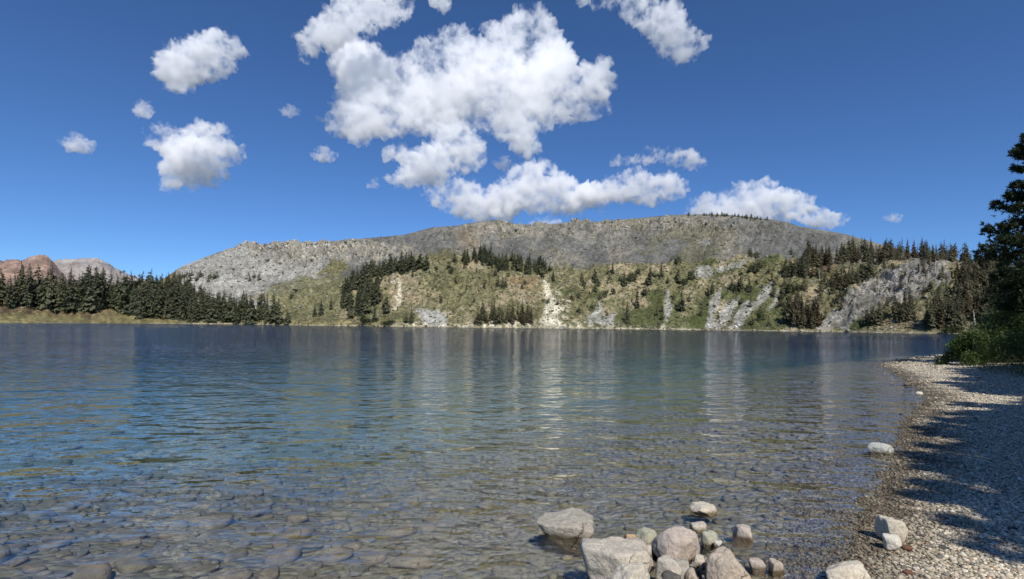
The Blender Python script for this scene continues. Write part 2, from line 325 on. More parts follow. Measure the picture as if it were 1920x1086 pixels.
lay(C_TAN * 0.9, polym([(1650, 600), (1760, 590), (1810, 620), (1640, 622)], 4) * 0.8)
lay(C_OLIVE * 0.8, sm(1540, 1600, TX) * sm(505, 488, TY) * sm(0.45, 0.3, S)[:, None] * 0.0)
left = sm(345, 320, wx); lay(LIN(128, 121, 84), left); lay(C_LITTER, left * sm(-6, 0, 591 - wy)); lay(LIN(150, 138, 96), left * sm(0.1, 0.4, fine) * 0.5); lay(LIN(150, 138, 96), sm(600, 604, TY) * sm(340, 480, TX) * sm(780, 640, TX) * 0.6)
lay(LIN(170, 160, 135), sm(0.016, 0.004, S)[:, None] * np.ones_like(TX) * 0.7)
TC = TC * (1 + 0.45 * fine + 0.25 * mid)[..., None]; TC = np.clip(TC, 0.015, 0.75)
# rows under the water, and the back of the ridge
pre = [(-30, -6.0), (-12, -2.2), (-3, -0.5)]
rowsP = [np.stack([(D0 + d) * TP[0, :, 0] / D0, D0 + d, np.full_like(D0, z)], -1) for d, z in pre]
post = [np.stack([TPd[-1, :, 0] * (1 + k), TPd[-1, :, 1] * (1 + k), TPd[-1, :, 2] * (1 - 0.18 * i) - 3 * i], -1) for i, k in ((1, 0.05), (2, 0.16), (4, 0.4))]
allP = np.stack(rowsP + list(TPd) + post); allC = np.stack([TC[0]] * 3 + list(TC) + [TC[-1]] * 3)
nr, nc = allP.shape[:2]
terr = link('hillside', mesh('hillside', allP.reshape(-1, 3), grid_faces(nr, nc), M_TERR, False, allC.reshape(-1, 3)))
tag(terr, 'grey talus mountainside with olive scrub and pale scree above the lake', kind='structure')

def on_hill(x, y):
    x = np.asarray(x, float); y = np.asarray(y, float)
    fj = np.clip((x - CPX[0]) / 3.0, 0, len(CPX) - 1.001); j = fj.astype(int); t = fj - j
    ys = YS0[j] * (1 - t) + YS0[j + 1] * t; yr = YR[j] * (1 - t) + YR[j + 1] * t
    fi = np.clip((y - ys) / (yr - ys), 0, 1) * (NS - 1.001); i = fi.astype(int); q = fi - i
    g = lambda A: ((A[i, j].T * (1 - t) + A[i, j + 1].T * t) * (1 - q) + (A[i + 1, j].T * (1 - t) + A[i + 1, j + 1].T * t) * q).T
    return g(TPd), g(TC)

# far range to the left, beyond the forest
def far_peak(name, pts, D, cols, label, seed, thick=900):
    xs = np.arange(pts[0][0], pts[-1][0] + 1, 1.6); yr = ip(xs, pts) + fbm(np.stack([xs / 7.0, 0 * xs], -1), 3, 0.6, seed + 2) * 3.2; n = 60; s = np.linspace(0, 1, n)
    yb = 575.0; Y = yb + (yr - yb) * s[:, None]; Dm = D - thick * (1 - s[:, None]) + 0 * xs; P = pix(np.broadcast_to(xs, Y.shape), Y, Dm)
    n1 = 0.6 - 2 * np.abs(fbm(P / 110.0, 6, 0.62, seed)); P = P + (n1 * 55 * sm(0, .2, s)[:, None] * (1 - 0.65 * sm(0.85, 1, s)[:, None]))[..., None] * np.array([0.15, -0.7, 0.35])
    f = fbm(P / 120.0, 4, 0.6, seed + 5)[..., None]; C = cols[0] * (0.5 - f * 1.2) + cols[1] * (0.5 + f * 1.2)
    P = np.concatenate([P, (P[-1] * np.array([1.2, 1.2, 0.3]))[None]]); C = np.concatenate([C, C[-1:]])
    o = link(name, mesh(name, P.reshape(-1, 3), grid_faces(n + 1, len(xs)), M_FAR, False, np.clip(C, .02, .7).reshape(-1, 3))); return tag(o, label, kind='structure')
M_FAR = mat_tint('far_rock', 0.95, False, 0.3, 0.03, 20)
far_peak('distant_mountain', [(-260, 500), (-60, 488), (0, 489), (15, 488), (40, 490), (52, 484), (68, 479), (78, 477), (90, 481), (99, 490), (106, 497), (115, 508), (130, 530)], 3000, (LIN(104, 88, 82), LIN(156, 132, 118)), 'reddish rocky peak beyond the forest at far left', 3)
far_peak('distant_ridge', [(60, 500), (105, 488), (130, 488), (155, 486), (176, 484), (190, 489), (205, 496), (222, 505), (240, 514), (300, 535)], 3600, (LIN(128, 122, 120), LIN(165, 158, 152)), 'grey rocky ridge right of the reddish peak', 8)

# ------------------------------------------------------------------ near shore: beach and lake bed from one height function
SHORE_PX = [(1560, 1086), (1596, 1050), (1603, 1010), (1616, 968), (1640, 925), (1668, 882), (1680, 850), (1684, 815), (1700, 790), (1728, 762), (1737, 742), (1712, 722), (1690, 706), (1668, 692), (1652, 686), (1672, 679), (1700, 673), (1740, 668), (1790, 664)]
SHORE = [(-40, -14), (-9, -0.5), (-4, 1.4), (-1.5, 1.9), (0.9, 2.35)] + [tuple(gpt(x, y)[:2]) for x, y in SHORE_PX] + [(40, 38), (62, 60), (90, 78), (130, 90)]
LAND = SHORE + [(130, -60), (-40, -60)]
def near_sd(P):
    P = np.asarray(P, float); d = pdist(P, SHORE, False); return np.where(inside(P, LAND), d, -d)
def near_z(P):
    P = np.asarray(P, float); sd = near_sd(P)
    up = 0.055 * np.minimum(sd, 4) + 0.085 * np.clip(sd - 4, 0, 40); dn = -sd
    dep = -(0.10 * np.minimum(dn, 2.5) + 0.18 * np.clip(dn - 2.5, 0, 9) + 0.015 * np.clip(dn - 12, 0, 100))
    z = np.where(sd > 0, up, dep)
    return z + fbm(P / 0.9, 3, 0.5, 81) * 0.018 * sm(0, 0.4, np.abs(sd)) + fbm(P / 0.28, 2, 0.5, 85) * 0.008
ang = np.radians(np.concatenate([np.arange(-78, 30, 0.8), np.arange(30, 66, 0.25), np.arange(66, 150, 2.0)])); rad = np.geomspace(1.2, 760, 340)
A, RR = np.meshgrid(ang, rad); G = np.stack([RR * np.sin(A), RR * np.cos(A)], -1); Gz = near_z(G); Gs = near_sd(G)
GP = np.concatenate([G, Gz[..., None]], -1).reshape(-1, 3); GF = grid_faces(*G.shape[:2]); fs = Gs.ravel()[GF].mean(1)
def sub(Fc):
    u, inv = np.unique(Fc, return_inverse=True); return GP[u], inv.reshape(Fc.shape), u
def mat_beach():
    t = NT('gravel_ground'); g = t.n('NewGeometry'); P = g.outputs['Position']
    v = t.n('TexVoronoi'); t.set(v.inputs['Scale'], 42); t.set(v.inputs['Vector'], P); v2 = t.n('TexVoronoi'); t.set(v2.inputs['Scale'], 19); t.set(v2.inputs['Vector'], P)
    sp = t.n('SeparateColor'); t.set(sp.inputs[0], v2.outputs['Color']); sp1 = t.n('SeparateColor'); t.set(sp1.inputs[0], v.outputs['Color'])
    col = t.mix(sp.outputs[0], (0.38, 0.345, 0.28), (0.58, 0.535, 0.45)); col = t.mix(t.rng(sp1.outputs[1], 0.3, 1, 0, 0.6), col, (0.28, 0.25, 0.20))
    z = t.n('SeparateXYZ'); t.set(z.inputs[0], P); m = t.noise(P, 1.6, 4, 0.6)
    w = t.rng(t.math('ADD', z.outputs[2], t.math('MULTIPLY', m, -0.07)), -0.022, 0.012, 1.0, 0.0)
    col = t.mix(w, col, t.mix(1.0, col, (0.26, 0.24, 0.20), 'MULTIPLY'))
    h = t.math('ADD', t.math('MULTIPLY', v.outputs['Distance'], -0.6), t.math('MULTIPLY', v2.outputs['Distance'], -1.0))
    t.bsdf(col, t.rng(w, 0, 1, 0.9, 0.45), t.bump(h, 0.9, 0.03), 0.3); return t.m
def mat_soil():
    t = NT('forest_soil'); g = t.n('NewGeometry'); n = t.noise(g.outputs['Position'], 3.0, 6, 0.7)
    t.bsdf(t.mix(n, (0.055, 0.05, 0.03), (0.12, 0.10, 0.065)), 0.95, t.bump(n, 0.7, 0.05)); return t.m
def mat_bed():
    t = NT('lake_bed'); g = t.n('NewGeometry'); P = g.outputs['Position']
    v = t.n('TexVoronoi'); t.set(v.inputs['Scale'], 14); t.set(v.inputs['Vector'], P); sp = t.n('SeparateColor'); t.set(sp.inputs[0], v.outputs['Color'])
    n = t.noise(P, 1.2, 5, 0.6); col = t.mix(sp.outputs[0], (0.10, 0.088, 0.055), (0.24, 0.21, 0.145)); col = t.mix(t.rng(n, 0.35, 0.7), col, (0.15, 0.135, 0.075)); z = t.n('SeparateXYZ'); t.set(z.inputs[0], P); col = t.mix(t.rng(t.math('ADD', z.outputs[2], t.math('MULTIPLY', n, 0.8)), -1.7, -0.2, 1.0, 0.0), col, t.mix(t.noise(P, 0.12, 4), (0.24, 0.235, 0.18), (0.42, 0.41, 0.34)))
    t.bsdf(col, 0.9, t.bump(t.math('MULTIPLY', v.outputs['Distance'], -1), 0.9, 0.05)); return t.m
inl = fs + 0.5 * vnoise(G.reshape(-1, 2)[GF].mean(1) / 1.7, 90)
EDGE = 3.6
kind_f = np.where(fs < 0.0, 0, 1)
Vb, Fb, _ = sub(GF[kind_f == 1]); beach = tag(link('beach', mesh('beach', Vb, Fb, mat_beach(), True)), 'pale gravel beach along the lake edge', kind='structure')
Vl, Fl, _ = sub(GF[kind_f == 0]); bed = tag(link('lake_bed', mesh('lake_bed', Vl, Fl, mat_bed(), True)), 'stony brown lake bed under clear shallow water', kind='structure')

# ------------------------------------------------------------------ water
bm = bmesh.new(); bmesh.ops.create_cube(bm, size=1.0)
for v in bm.verts: v.co = Vector((v.co.x * 3000, 700 + v.co.y * 2200, -20 if v.co.z < 0 else 0.0))
me = bpy.data.meshes.new('lake_water'); bm.to_mesh(me); bm.free(); me.materials.append(M_WATER)
tag(link('lake_water', me), 'blue rippled mountain lake, clear near the shore', kind='structure')

# ------------------------------------------------------------------ stones under water and pebbles on the beach
def rock_mesh(name, seed, dims, mat, level=4, planes=16, rough=0.05, round_=0.10, flat=0.0):
    r = np.random.default_rng(seed); v, f = ICO[level]; d = v / np.linalg.norm(v, axis=1)[:, None]
    n = r.normal(size=(planes, 3)); n /= np.linalg.norm(n, axis=1)[:, None]; h = r.uniform(0.6, 1.0, planes)
    n = np.concatenate([n, [[0, 0, 1], [0, 0, -1]]]); h = np.concatenate([h, [0.75 - flat, 0.8]])
    dn = d @ n.T; dist = np.where(dn > 0.05, h / np.maximum(dn, 0.05), 9.0)
    k = round_; q = -k * np.log(np.exp(-np.minimum(dist, 4) / k).sum(1))          # soft minimum: planes with worn edges
    q = np.clip(q, 0.2, 1.3)
    off = seed * 3.1
    q = q * (1 + rough * 1.2 * fbm(d * 2.2 + off, 4, 0.55, seed) + rough * 0.6 * fbm(d * 8 + off, 3, 0.6, seed + 3))
    p = d * q[:, None]; p /= np.abs(p).max(0); p *= np.asarray(dims) / 2
    me = mesh(name, p, f, mat, True)
    return me
M_BEDST = [mat_rock('bed_stone_%s' % n, a, b, 3.0, 0.6, False, 0.7) for n, a, b in (('olive', (0.23, 0.205, 0.135), (0.12, 0.105, 0.065)), ('grey', (0.21, 0.20, 0.165), (0.11, 0.105, 0.085)), ('brown', (0.25, 0.21, 0.14), (0.14, 0.115, 0.075)))]
bedm = [rock_mesh('bed_stone', 300 + i, (1, 0.72, 0.34), M_BEDST[i % 3], 3, 9, 0.05, 0.03, 0.2) for i in range(12)]
cand = []; tries = 0
cells = {}
while tries < 26000:
    tries += 1
    D = random.uniform(2.6, 9.5) if random.random() < 0.62 else 6.5 + 12 * random.random() ** 1.6; u = random.uniform(-1.08, 0.62); X = u * D; D_ = D
    s = random.uniform(0.10, 0.24) if random.random() < 0.7 else random.uniform(0.24, 0.40)
    if u > -0.15: s *= 0.62
    sd = float(near_sd(np.array([X, D]))) if tries % 1 == 0 else 0
    if sd > -0.35: continue
    key = (int(X / 0.5), int(D / 0.5)); ok = True
    for a in (-1, 0, 1):
        for b in (-1, 0, 1):
            for (x2, y2, s2) in cells.get((key[0] + a, key[1] + b), ()):
                if (X - x2) ** 2 + (D - y2) ** 2 < (0.40 * (s + s2)) ** 2: ok = False
    if ok: cells.setdefault(key, []).append((X, D, s)); cand.append((X, D, s))
    if len(cand) > 2300: break
cand.sort(key=lambda c: -c[2] / c[1])
czs = near_z(np.array([(c[0], c[1]) for c in cand]))
sv, sf, so_ = [], [], 0
for i, (X, D, s) in enumerate(cand):
    rz = random.uniform(0, 6.28); z = float(czs[i]) + 0.07 * s; tl = (random.uniform(-.18, .18), random.uniform(-.18, .18), rz)
    if i < 300:
        o = link('stone', bedm[i % 12], bed, (X, D, min(z, -0.04 - 0.15 * s))); o.scale = (s, s, s * random.uniform(0.7, 1.3)); o.rotation_euler = tl
    else:
        v, f = ICO[1]; j = 1 + 0.25 * np.sin(v * 5 + i); c, s_ = math.cos(rz), math.sin(rz)
        p = v * j * np.array([.5, .36, .17]) * s; p = np.stack([p[:, 0] * c - p[:, 1] * s_, p[:, 0] * s_ + p[:, 1] * c, p[:, 2]], -1) + np.array([X, D, min(z, -0.04 - 0.15 * s)])
        sv.append(p); sf.append(f + so_); so_ += len(v)
if sv: tag(link('small_stones', mesh('small_stones', np.concatenate(sv), np.concatenate(sf), M_BEDST[0], True), bed), kind='stuff')

OCTA = (np.array([[1, 0, 0], [-1, 0, 0], [0, 1, 0], [0, -1, 0], [0, 0, 1], [0, 0, -1]], float) * 1.12, np.array([[0, 2, 4], [2, 1, 4], [1, 3, 4], [3, 0, 4], [2, 0, 5], [1, 2, 5], [3, 1, 5], [0, 3, 5]]))
def pebbles(n, region, size, lift, shape=None):
    P = region(n); n = len(P); s = size(P)
    v, f = shape or ICO[1]; rot = rand_rot(n); sh = np.stack([rng.uniform(0.8, 1.25, n), rng.uniform(0.6, 0.95, n), rng.uniform(0.4, 0.7, n)], -1)
    rz = rng.uniform(0, 6.28, n); jit = 1 + rng.uniform(-0.2, 0.2, (n, len(v)))
    p = v[None] * jit[..., None]; p = np.einsum('nij,nkj->nki', rot, p) * sh[:, None, :] * s[:, None, None]
    c, q = np.cos(rz)[:, None], np.sin(rz)[:, None]; p = np.stack([p[..., 0] * c - p[..., 1] * q, p[..., 0] * q + p[..., 1] * c, p[..., 2]], -1)
    base = np.concatenate([P, (near_z(P) + lift * s)[:, None]], -1); p = p + base[:, None, :]
    F_ = (f[None] + (np.arange(n) * len(v))[:, None, None]).reshape(-1, 3)
    t = rng.random(n)[:, None]; col = LIN(158, 147, 126) * (1 - t) + LIN(228, 216, 192) * t; w = rng.random(n)
    col[w < 0.03] = LIN(158, 122, 98); col[w > 0.90] = LIN(104, 99, 88); col[(w > 0.85) & (w < 0.90)] = LIN(225, 220, 208)
    return p.reshape(-1, 3), F_, np.repeat(col, len(v), 0)
def beach_region(n):
    D = 2.7 + 13.5 * rng.random(n) ** 1.7; u = rng.uniform(0.5, 1.12, n); P = np.stack([u * D, D], -1); sd = near_sd(P)
    return P[(sd > -0.9) & (sd < 3.4) & (rng.random(n) < np.where(sd < 0, 0.45, 1.0))]
M_PEB = mat_tint('pebble', 0.85, True, 0.2, 60, 0.003)
psize = lambda P: (0.0076 + 0.00045 * P[:, 1]) * np.exp(rng.normal(0, 0.35, len(P)))
sets = [pebbles(118000, lambda n: (lambda P: P[P[:, 1] < 4.9])(beach_region(n)), psize, 0.25), pebbles(118000, lambda n: (lambda P: P[P[:, 1] >= 4.9])(beach_region(n)), psize, 0.25, OCTA)]
def far_region(n):
    D = rng.uniform(15, 36, n); u = rng.uniform(0.66, 1.02, n); P = np.stack([u * D, D], -1); sd = near_sd(P); return P[(sd > -0.5) & (sd < 5)]
sets.append(pebbles(24000, far_region, lambda P: 0.0010 * P[:, 1] * np.exp(rng.normal(0, 0.35, len(P))), 0.3, OCTA))
off_ = np.cumsum([0] + [len(q[0]) for q in sets])
tag(link('gravel', mesh('gravel', np.concatenate([q[0] for q in sets]), np.concatenate([q[1] + o for q, o in zip(sets, off_)]), M_PEB, False, np.concatenate([q[2] for q in sets])), beach), kind='stuff')
M_PEBS = [mat_rock('pebble_%s' % n, a, b, 20, 0.5, True, 0.6) for n, a, b in (('grey', (0.42, 0.40, 0.36), (0.26, 0.25, 0.22)), ('cream', (0.62, 0.58, 0.49), (0.42, 0.38, 0.31)), ('rust', (0.34, 0.17, 0.11), (0.22, 0.11, 0.08)), ('dark', (0.20, 0.19, 0.17), (0.11, 0.105, 0.09)))]
pebm = [rock_mesh('pebble', 500 + i, (1, 0.75, 0.5), M_PEBS[[0, 1, 0, 1, 3, 0, 1, 2][i]], 2, 12, 0.05, 0.12) for i in range(8)]
k = 0
while k < 290:
    D = random.uniform(2.9, 7.0); u = random.uniform(0.55, 1.03); P = np.array([u * D, D]); sd = float(near_sd(P))
    if sd < -0.5 or sd > 2.2: continue
    s = random.uniform(0.028, 0.05) * (1.5 if random.random() < 0.06 else 1); m = pebm[random.choice([0, 1, 2, 3, 4, 5, 6, 0, 1, 3, 6]) if random.random() < 0.97 else 7]
    o = link('pebble', m, beach, (P[0], P[1], float(near_z(P)) + 0.15 * s)); o.scale = (s, s, s); o.rotation_euler = (random.uniform(-.3, .3), random.uniform(-.3, .3), random.uniform(0, 6.28)); k += 1
for x, y, s in ((1700, 1021, 0.07), (1702, 1068, 0.065)):
    p = gpt(x, y, 0.06); o = link('pebble', pebm[7], beach, (p[0], p[1], float(near_z(p[:2])) + 0.02)); o.scale = (s, s, s)

# ------------------------------------------------------------------ boulders at the water's edge
RK = {n: mat_rock('rock_' + n, a, b, sc_, bl) for n, a, b, sc_, bl in (
    ('grey', (0.60, 0.555, 0.47), (0.45, 0.41, 0.345), 7, 0.8), ('slab', (0.44, 0.42, 0.36), (0.32, 0.30, 0.25), 5, 0.9), ('cream', (0.66, 0.61, 0.50), (0.52, 0.47, 0.38), 6, 0.8), ('pink', (0.56, 0.49, 0.42), (0.41, 0.355, 0.31), 5, 0.9),
    ('tan', (0.56, 0.48, 0.38), (0.40, 0.34, 0.27), 6, 0.8), ('lichen', (0.56, 0.55, 0.45), (0.31, 0.32, 0.23), 12, 0.8), ('orange', (0.58, 0.40, 0.25), (0.45, 0.31, 0.19), 8, 0.9), ('white', (0.70, 0.68, 0.60), (0.58, 0.55, 0.47), 7, 0.9), ('bluewhite', (0.55, 0.57, 0.54), (0.40, 0.42, 0.40), 7, 0.9), ('dark', (0.16, 0.15, 0.13), (0.09, 0.085, 0.075), 6, 0.9))}
def boulder(seed, x0, x1, y0, y1, mat, label, depth=0.9, sink=0.28, planes=20, flat=0.0, rot=(0, 0, 0), z0=None, rough=0.07, rnd=0.022, dd=0.0, name='boulder'):
    """pixel box of what shows above the water; y1 is where its foot meets the water or gravel"""
    xc = (x0 + x1) / 2; D = ground_d(xc, y1, 0.0 if z0 is None else z0) + dd
    p = pix(xc, y1, D); w = (x1 - x0) / F * D; dep = w * depth
    D2 = D + dep * 0.35; zb = p[2]; h = (pix(xc, y0, D2)[2] - zb); h = max(h, 0.02)
    H = h * (1 + sink * 1.6); me = rock_mesh(name, seed, (w * 1.08, dep, H), RK[mat], 5 if w > 0.2 else 4, planes, rough, rnd, flat)
    o = link(name, me, None, (pix(xc, y1, D2)[0], D2, zb + h - H / 2)); o.rotation_euler = [R(a) for a in rot]
    return tag(o, label, 'rock')
BL = [
    (11, 1006, 1119, 958, 1010, 'slab', 'slanted grey slab boulder with a crack, standing alone in the shallows', dict(depth=0.9, planes=11, rot=(6, -9, 8), sink=0.55, flat=0.15)),
    (12, 1089, 1234, 1010, 1112, 'grey', 'largest pale grey boulder of the pile, behind the cream one', dict(depth=0.9, planes=14)),
    (13, 1144, 1238, 1057, 1128, 'cream', 'cream boulder cut by the lower picture edge in front of the pile', dict(depth=0.8, planes=15, rnd=0.04, dd=-0.32)),
    (14, 1167, 1193, 1000, 1026, 'orange', 'small orange-tan pointed rock wedged behind the largest pale boulder', dict(planes=7, sink=0.4)),
    (15, 1189, 1236, 989, 1028, 'lichen', 'pitted rock with greenish lichen beside the rounded pinkish boulder', dict(rough=0.12)),
    (16, 1224, 1326, 980, 1060, 'pink', 'rounded pinkish grey boulder with dark pits at the centre of the pile', dict(rnd=0.05, planes=15, rough=0.08)),
    (17, 1230, 1281, 1041, 1100, 'grey', 'grey wedge-shaped rock between the pinkish boulder and the picture edge', dict(planes=10, depth=0.7, dd=-0.12)),
    (18, 1293, 1325, 979, 998, 'grey', 'low grey rock peeking out behind the pinkish boulder', dict()),
    (19, 1316, 1348, 996, 1026, 'lichen', 'speckled angular rock just right of the pinkish boulder', dict(planes=9, rough=0.1)),
    (20, 1338, 1357, 1012, 1032, 'white', 'small bright white stone below the speckled angular rock', dict(planes=9)),
    (121, 1316, 1403, 1031, 1112, 'tan', 'large rounded tan boulder at the right end of the pile', dict(rnd=0.05, planes=24)),
    (22, 1281, 1310, 1064, 1094, 'tan', 'small smooth pinkish stone left of the large tan boulder', dict(dd=-0.1, rnd=0.09)),
    (23, 1241, 1276, 1073, 1100, 'dark', 'dark angular stone at the lower picture edge in the pile', dict(dd=-0.25, planes=8)),
    (24, 1293, 1342, 946, 966, 'cream', 'flat sunlit rock barely above water beyond the pile', dict(planes=9, depth=0.9, rough=0.12)),
    (25, 1375, 1419, 987, 1014, 'pink', 'single brown-footed rock in the water beyond the tan boulder', dict(planes=10, sink=0.7)),
    (26, 1405, 1433, 1048, 1070, 'pink', 'small two-tone rock in the water right of the tan boulder', dict(planes=7, sink=0.7)),
    (27, 1438, 1467, 1050, 1076, 'tan', 'squarish brown rock in the water, farther from the tan boulder', dict(planes=9, sink=0.7)),
    (28, 1540, 1624, 1054, 1100, 'cream', 'oblong pale boulder where gravel meets water at the lower edge', dict(rnd=0.045, depth=0.7, planes=11)),
    (29, 1643, 1697, 968, 1018, 'cream', 'larger blocky cream rock on the gravel beach', dict(planes=7, z0=0.03, sink=0.15, rot=(0, 8, 20))),
    (30, 1655, 1685, 1000, 1034, 'white', 'white rounded stone leaning in front of the blocky cream rock', dict(z0=0.02, sink=0.15, rnd=0.05)),
    (31, 1626, 1671, 829, 852, 'bluewhite', 'pale bluish white rock in shallow water off the beach', dict(depth=0.6, planes=8, rot=(0, 7, -12))),
    (34, 1204, 1234, 1020, 1046, 'pink', 'brownish stone in the gap behind the largest pale boulder', dict(planes=12)),
    (35, 1296, 1322, 1040, 1064, 'grey', 'small grey stone wedged between the pinkish and tan boulders', dict(planes=12)),
    (36, 1258, 1292, 1050, 1082, 'slab', 'grey stone leaning against the wedge-shaped rock', dict(planes=10)),
    (37, 1352, 1376, 1020, 1040, 'dark', 'dark wet stone behind the large tan boulder', dict(planes=12)),
    (32, 1718, 1731, 734, 741, 'white', 'small white stone at the waterline of the far beach', dict()),
    (33, 1692, 1710, 716, 723, 'dark', 'small dark stone at the waterline near the beach point', dict()),
]
for sd_, x0, x1, y0, y1, m, lab, kw in BL: boulder(sd_, x0, x1, y0, y1, m, lab, **kw)
for i in range(26):   # cobbles packed between the boulders of the pile
    x = random.uniform(1284, 1330); y = random.uniform(1046, 1086); p = gpt(x, y, 0.03); s = random.uniform(0.02, 0.05)
    o = link('cobble', pebm[random.choice([0, 1, 1, 3, 6])], bed, (p[0], p[1], 0.035)); o.scale = (s, s, s); o.rotation_euler = (random.random(), random.random(), random.random() * 6)
for i in range(60):
    x = random.uniform(1180, 1340); y = random.uniform(1040, 1110); p = gpt(x, y, 0.0); s = random.uniform(0.06, 0.12)
    o = link('cobble', bedm[i % 12], bed, (p[0], p[1], random.uniform(-0.05, 0.0))); o.scale = (s, s, s); o.rotation_euler = (random.random(), random.random(), random.random() * 6)

# ------------------------------------------------------------------ conifers
def trunk_geo(h, r, seg=7, rings=6, bend=0.01, seed=0):
    rr = np.random.default_rng(seed); z = np.linspace(0, h, rings); a = np.linspace(0, 2 * np.pi, seg, endpoint=False)
    off = np.cumsum(rr.normal(0, bend * h, (rings, 2)), 0) * (z / h)[:, None]; off[0] = 0
    rad = r * (1 - 0.93 * (z / h)) ** 0.9; rad[0] *= 1.3
    V = np.stack([off[:, :1] + rad[:, None] * np.cos(a), off[:, 1:] + rad[:, None] * np.sin(a), np.broadcast_to(z[:, None], (rings, seg))], -1).reshape(-1, 3)
    Fc = []
    for i in range(rings - 1):
        for j in range(seg): Fc.append((i * seg + j, i * seg + (j + 1) % seg, (i + 1) * seg + (j + 1) % seg, (i + 1) * seg + j))
    return V, np.array(Fc), lambda zz: np.array([np.interp(zz, z, off[:, 0]), np.interp(zz, z, off[:, 1])]).T
def fir_crown(seed, levels=34, per=7, wid=0.15, base=0.08, sprays=5, droop=0.7, top=1.0, shape=0.85, gap=0.12):
    r = np.random.default_rng(seed); V = []; n = 0
    for L in range(levels):
        t = L / (levels - 1); z = base + (top - base) * t
        if r.random() < gap * 0.5: continue
        w = wid * ((1 - t) ** shape) * (0.75 + 0.25 * min(1, t / 0.12)) + 0.006
        for b in range(max(3, int(per * (1 - 0.5 * t)))):
            if r.random() < gap: continue
            a = r.uniform(0, 2 * np.pi); ln = w * r.uniform(0.65, 1.2); dr = droop * r.uniform(0.4, 1.5); zz = z + r.uniform(-0.5, 0.5) * (top - base) / levels
            c, s = math.cos(a), math.sin(a)
            for k in range(sprays):
                f0 = k / sprays * 0.85 + 0.05; cx = ln * (f0 + 0.15); hw = ln * r.uniform(0.16, 0.34) * (1 - 0.45 * f0) + 0.004; le = ln * r.uniform(0.25, 0.42)
                tilt = r.uniform(-1.1, 1.1); side = r.uniform(-1, 1) * ln * 0.22 * (0.4 + f0); tw = r.uniform(-0.6, 0.6)
                q = np.array([[cx - le / 2, side - hw * 0.5, 0], [cx, side - hw, -tilt * hw], [cx + le * 0.55, side + tw * hw, -le * r.uniform(0.2, 1.0)], [cx, side + hw, tilt * hw]])
                q[:, 2] += zz - dr * (np.maximum(q[:, 0], 0) ** 1.3) * 1.2 + r.uniform(-0.004, 0.004)
                V.append(np.stack([q[:, 0] * c - q[:, 1] * s, q[:, 0] * s + q[:, 1] * c, q[:, 2]], -1))
    V = np.concatenate(V); return V, np.arange(len(V)).reshape(-1, 4)
PROTO = []
for i, kw in enumerate((dict(wid=0.16), dict(wid=0.13, levels=38, base=0.05), dict(wid=0.20, levels=28, base=0.14, gap=0.2), dict(wid=0.17, base=0.18, shape=0.6, gap=0.25, per=6), dict(wid=0.22, levels=26, base=0.06, shape=0.7), dict(wid=0.12, levels=36, base=0.03, gap=0.08), dict(wid=0.10, levels=26, base=0.25, gap=0.4, per=5))):
    tv, tf, off = trunk_geo(0.97, 0.016, seed=i, bend=0.006); cv, cf = fir_crown(40 + i, **kw); cv[:, :2] += off(cv[:, 2])
    PROTO.append((mesh('trunk', tv, tf, M_BARK, True), {m.name: mesh('crown', cv, cf, m) for m in (M_FIR, M_OLIVE, M_BROWN)}, (cv, cf)))
def snag_geo(seed):
    r = np.random.default_rng(seed); tv, tf, off = trunk_geo(1.0, 0.022, seed=seed, bend=0.008); V = [tv]; Fc = [tf]; n = len(tv)
    for b in range(16):
        z = r.uniform(0.25, 0.95); a = r.uniform(0, 6.28); ln = 0.11 * (1.1 - z) * r.uniform(0.5, 1.3) + 0.02; d = np.array([math.cos(a), math.sin(a), r.uniform(-0.3, 0.25)]); s = np.cross(d, [0, 0, 1]); s /= np.linalg.norm(s); up = np.cross(s, d)
        o = np.array([*off(z), z]); w = 0.005; q = np.array([o + s * w, o - s * w, o + up * w, o + d * ln]); V.append(q); Fc.append(np.array([[n, n + 1, n + 3, n + 3], [n + 1, n + 2, n + 3, n + 3], [n + 2, n, n + 3, n + 3]])); n += 4
    v = np.concatenate(V); tri = []
    for f in np.concatenate(Fc):
        tri.append((f[0], f[1], f[2])); 
        if f[2] != f[3]: tri.append((f[0], f[2], f[3]))
    return mesh('dead_tree', v, np.array(tri), M_SNAG)
SNAG = [snag_geo(60 + i) for i in range(3)]
def bush_geo(seed, n=420, leaf=0.075):
    r = np.random.default_rng(seed); lobes = r.normal(size=(9, 3)) * np.array([0.3, 0.3, 0.18]) + np.array([0, 0, 0.5]); lr = r.uniform(0.2, 0.36, 9)
    k = r.integers(0, 9, n); d = r.normal(size=(n, 3)); d /= np.linalg.norm(d, axis=1)[:, None]; P = lobes[k] + d * (lr[k] * r.uniform(0.7, 1.05, n))[:, None]; P[:, 2] = np.abs(P[:, 2])
    ro = rand_rot(n, r); q = np.array([[-1, 0, 0], [0, -.55, 0], [1, 0, 0], [0, .55, 0]]) * leaf; V = np.einsum('nij,kj->nki', ro, q) * r.uniform(0.6, 1.4, (n, 1, 1)) + P[:, None]
    return V.reshape(-1, 3), np.arange(4 * n).reshape(-1, 4)
M_SHRUB = mat_leaf('shrub_leaves', (0.035, 0.05, 0.022), (0.075, 0.085, 0.035))
BUSH = [mesh('shrub', *bush_geo(70 + i), M_SHRUB) for i in range(3)]

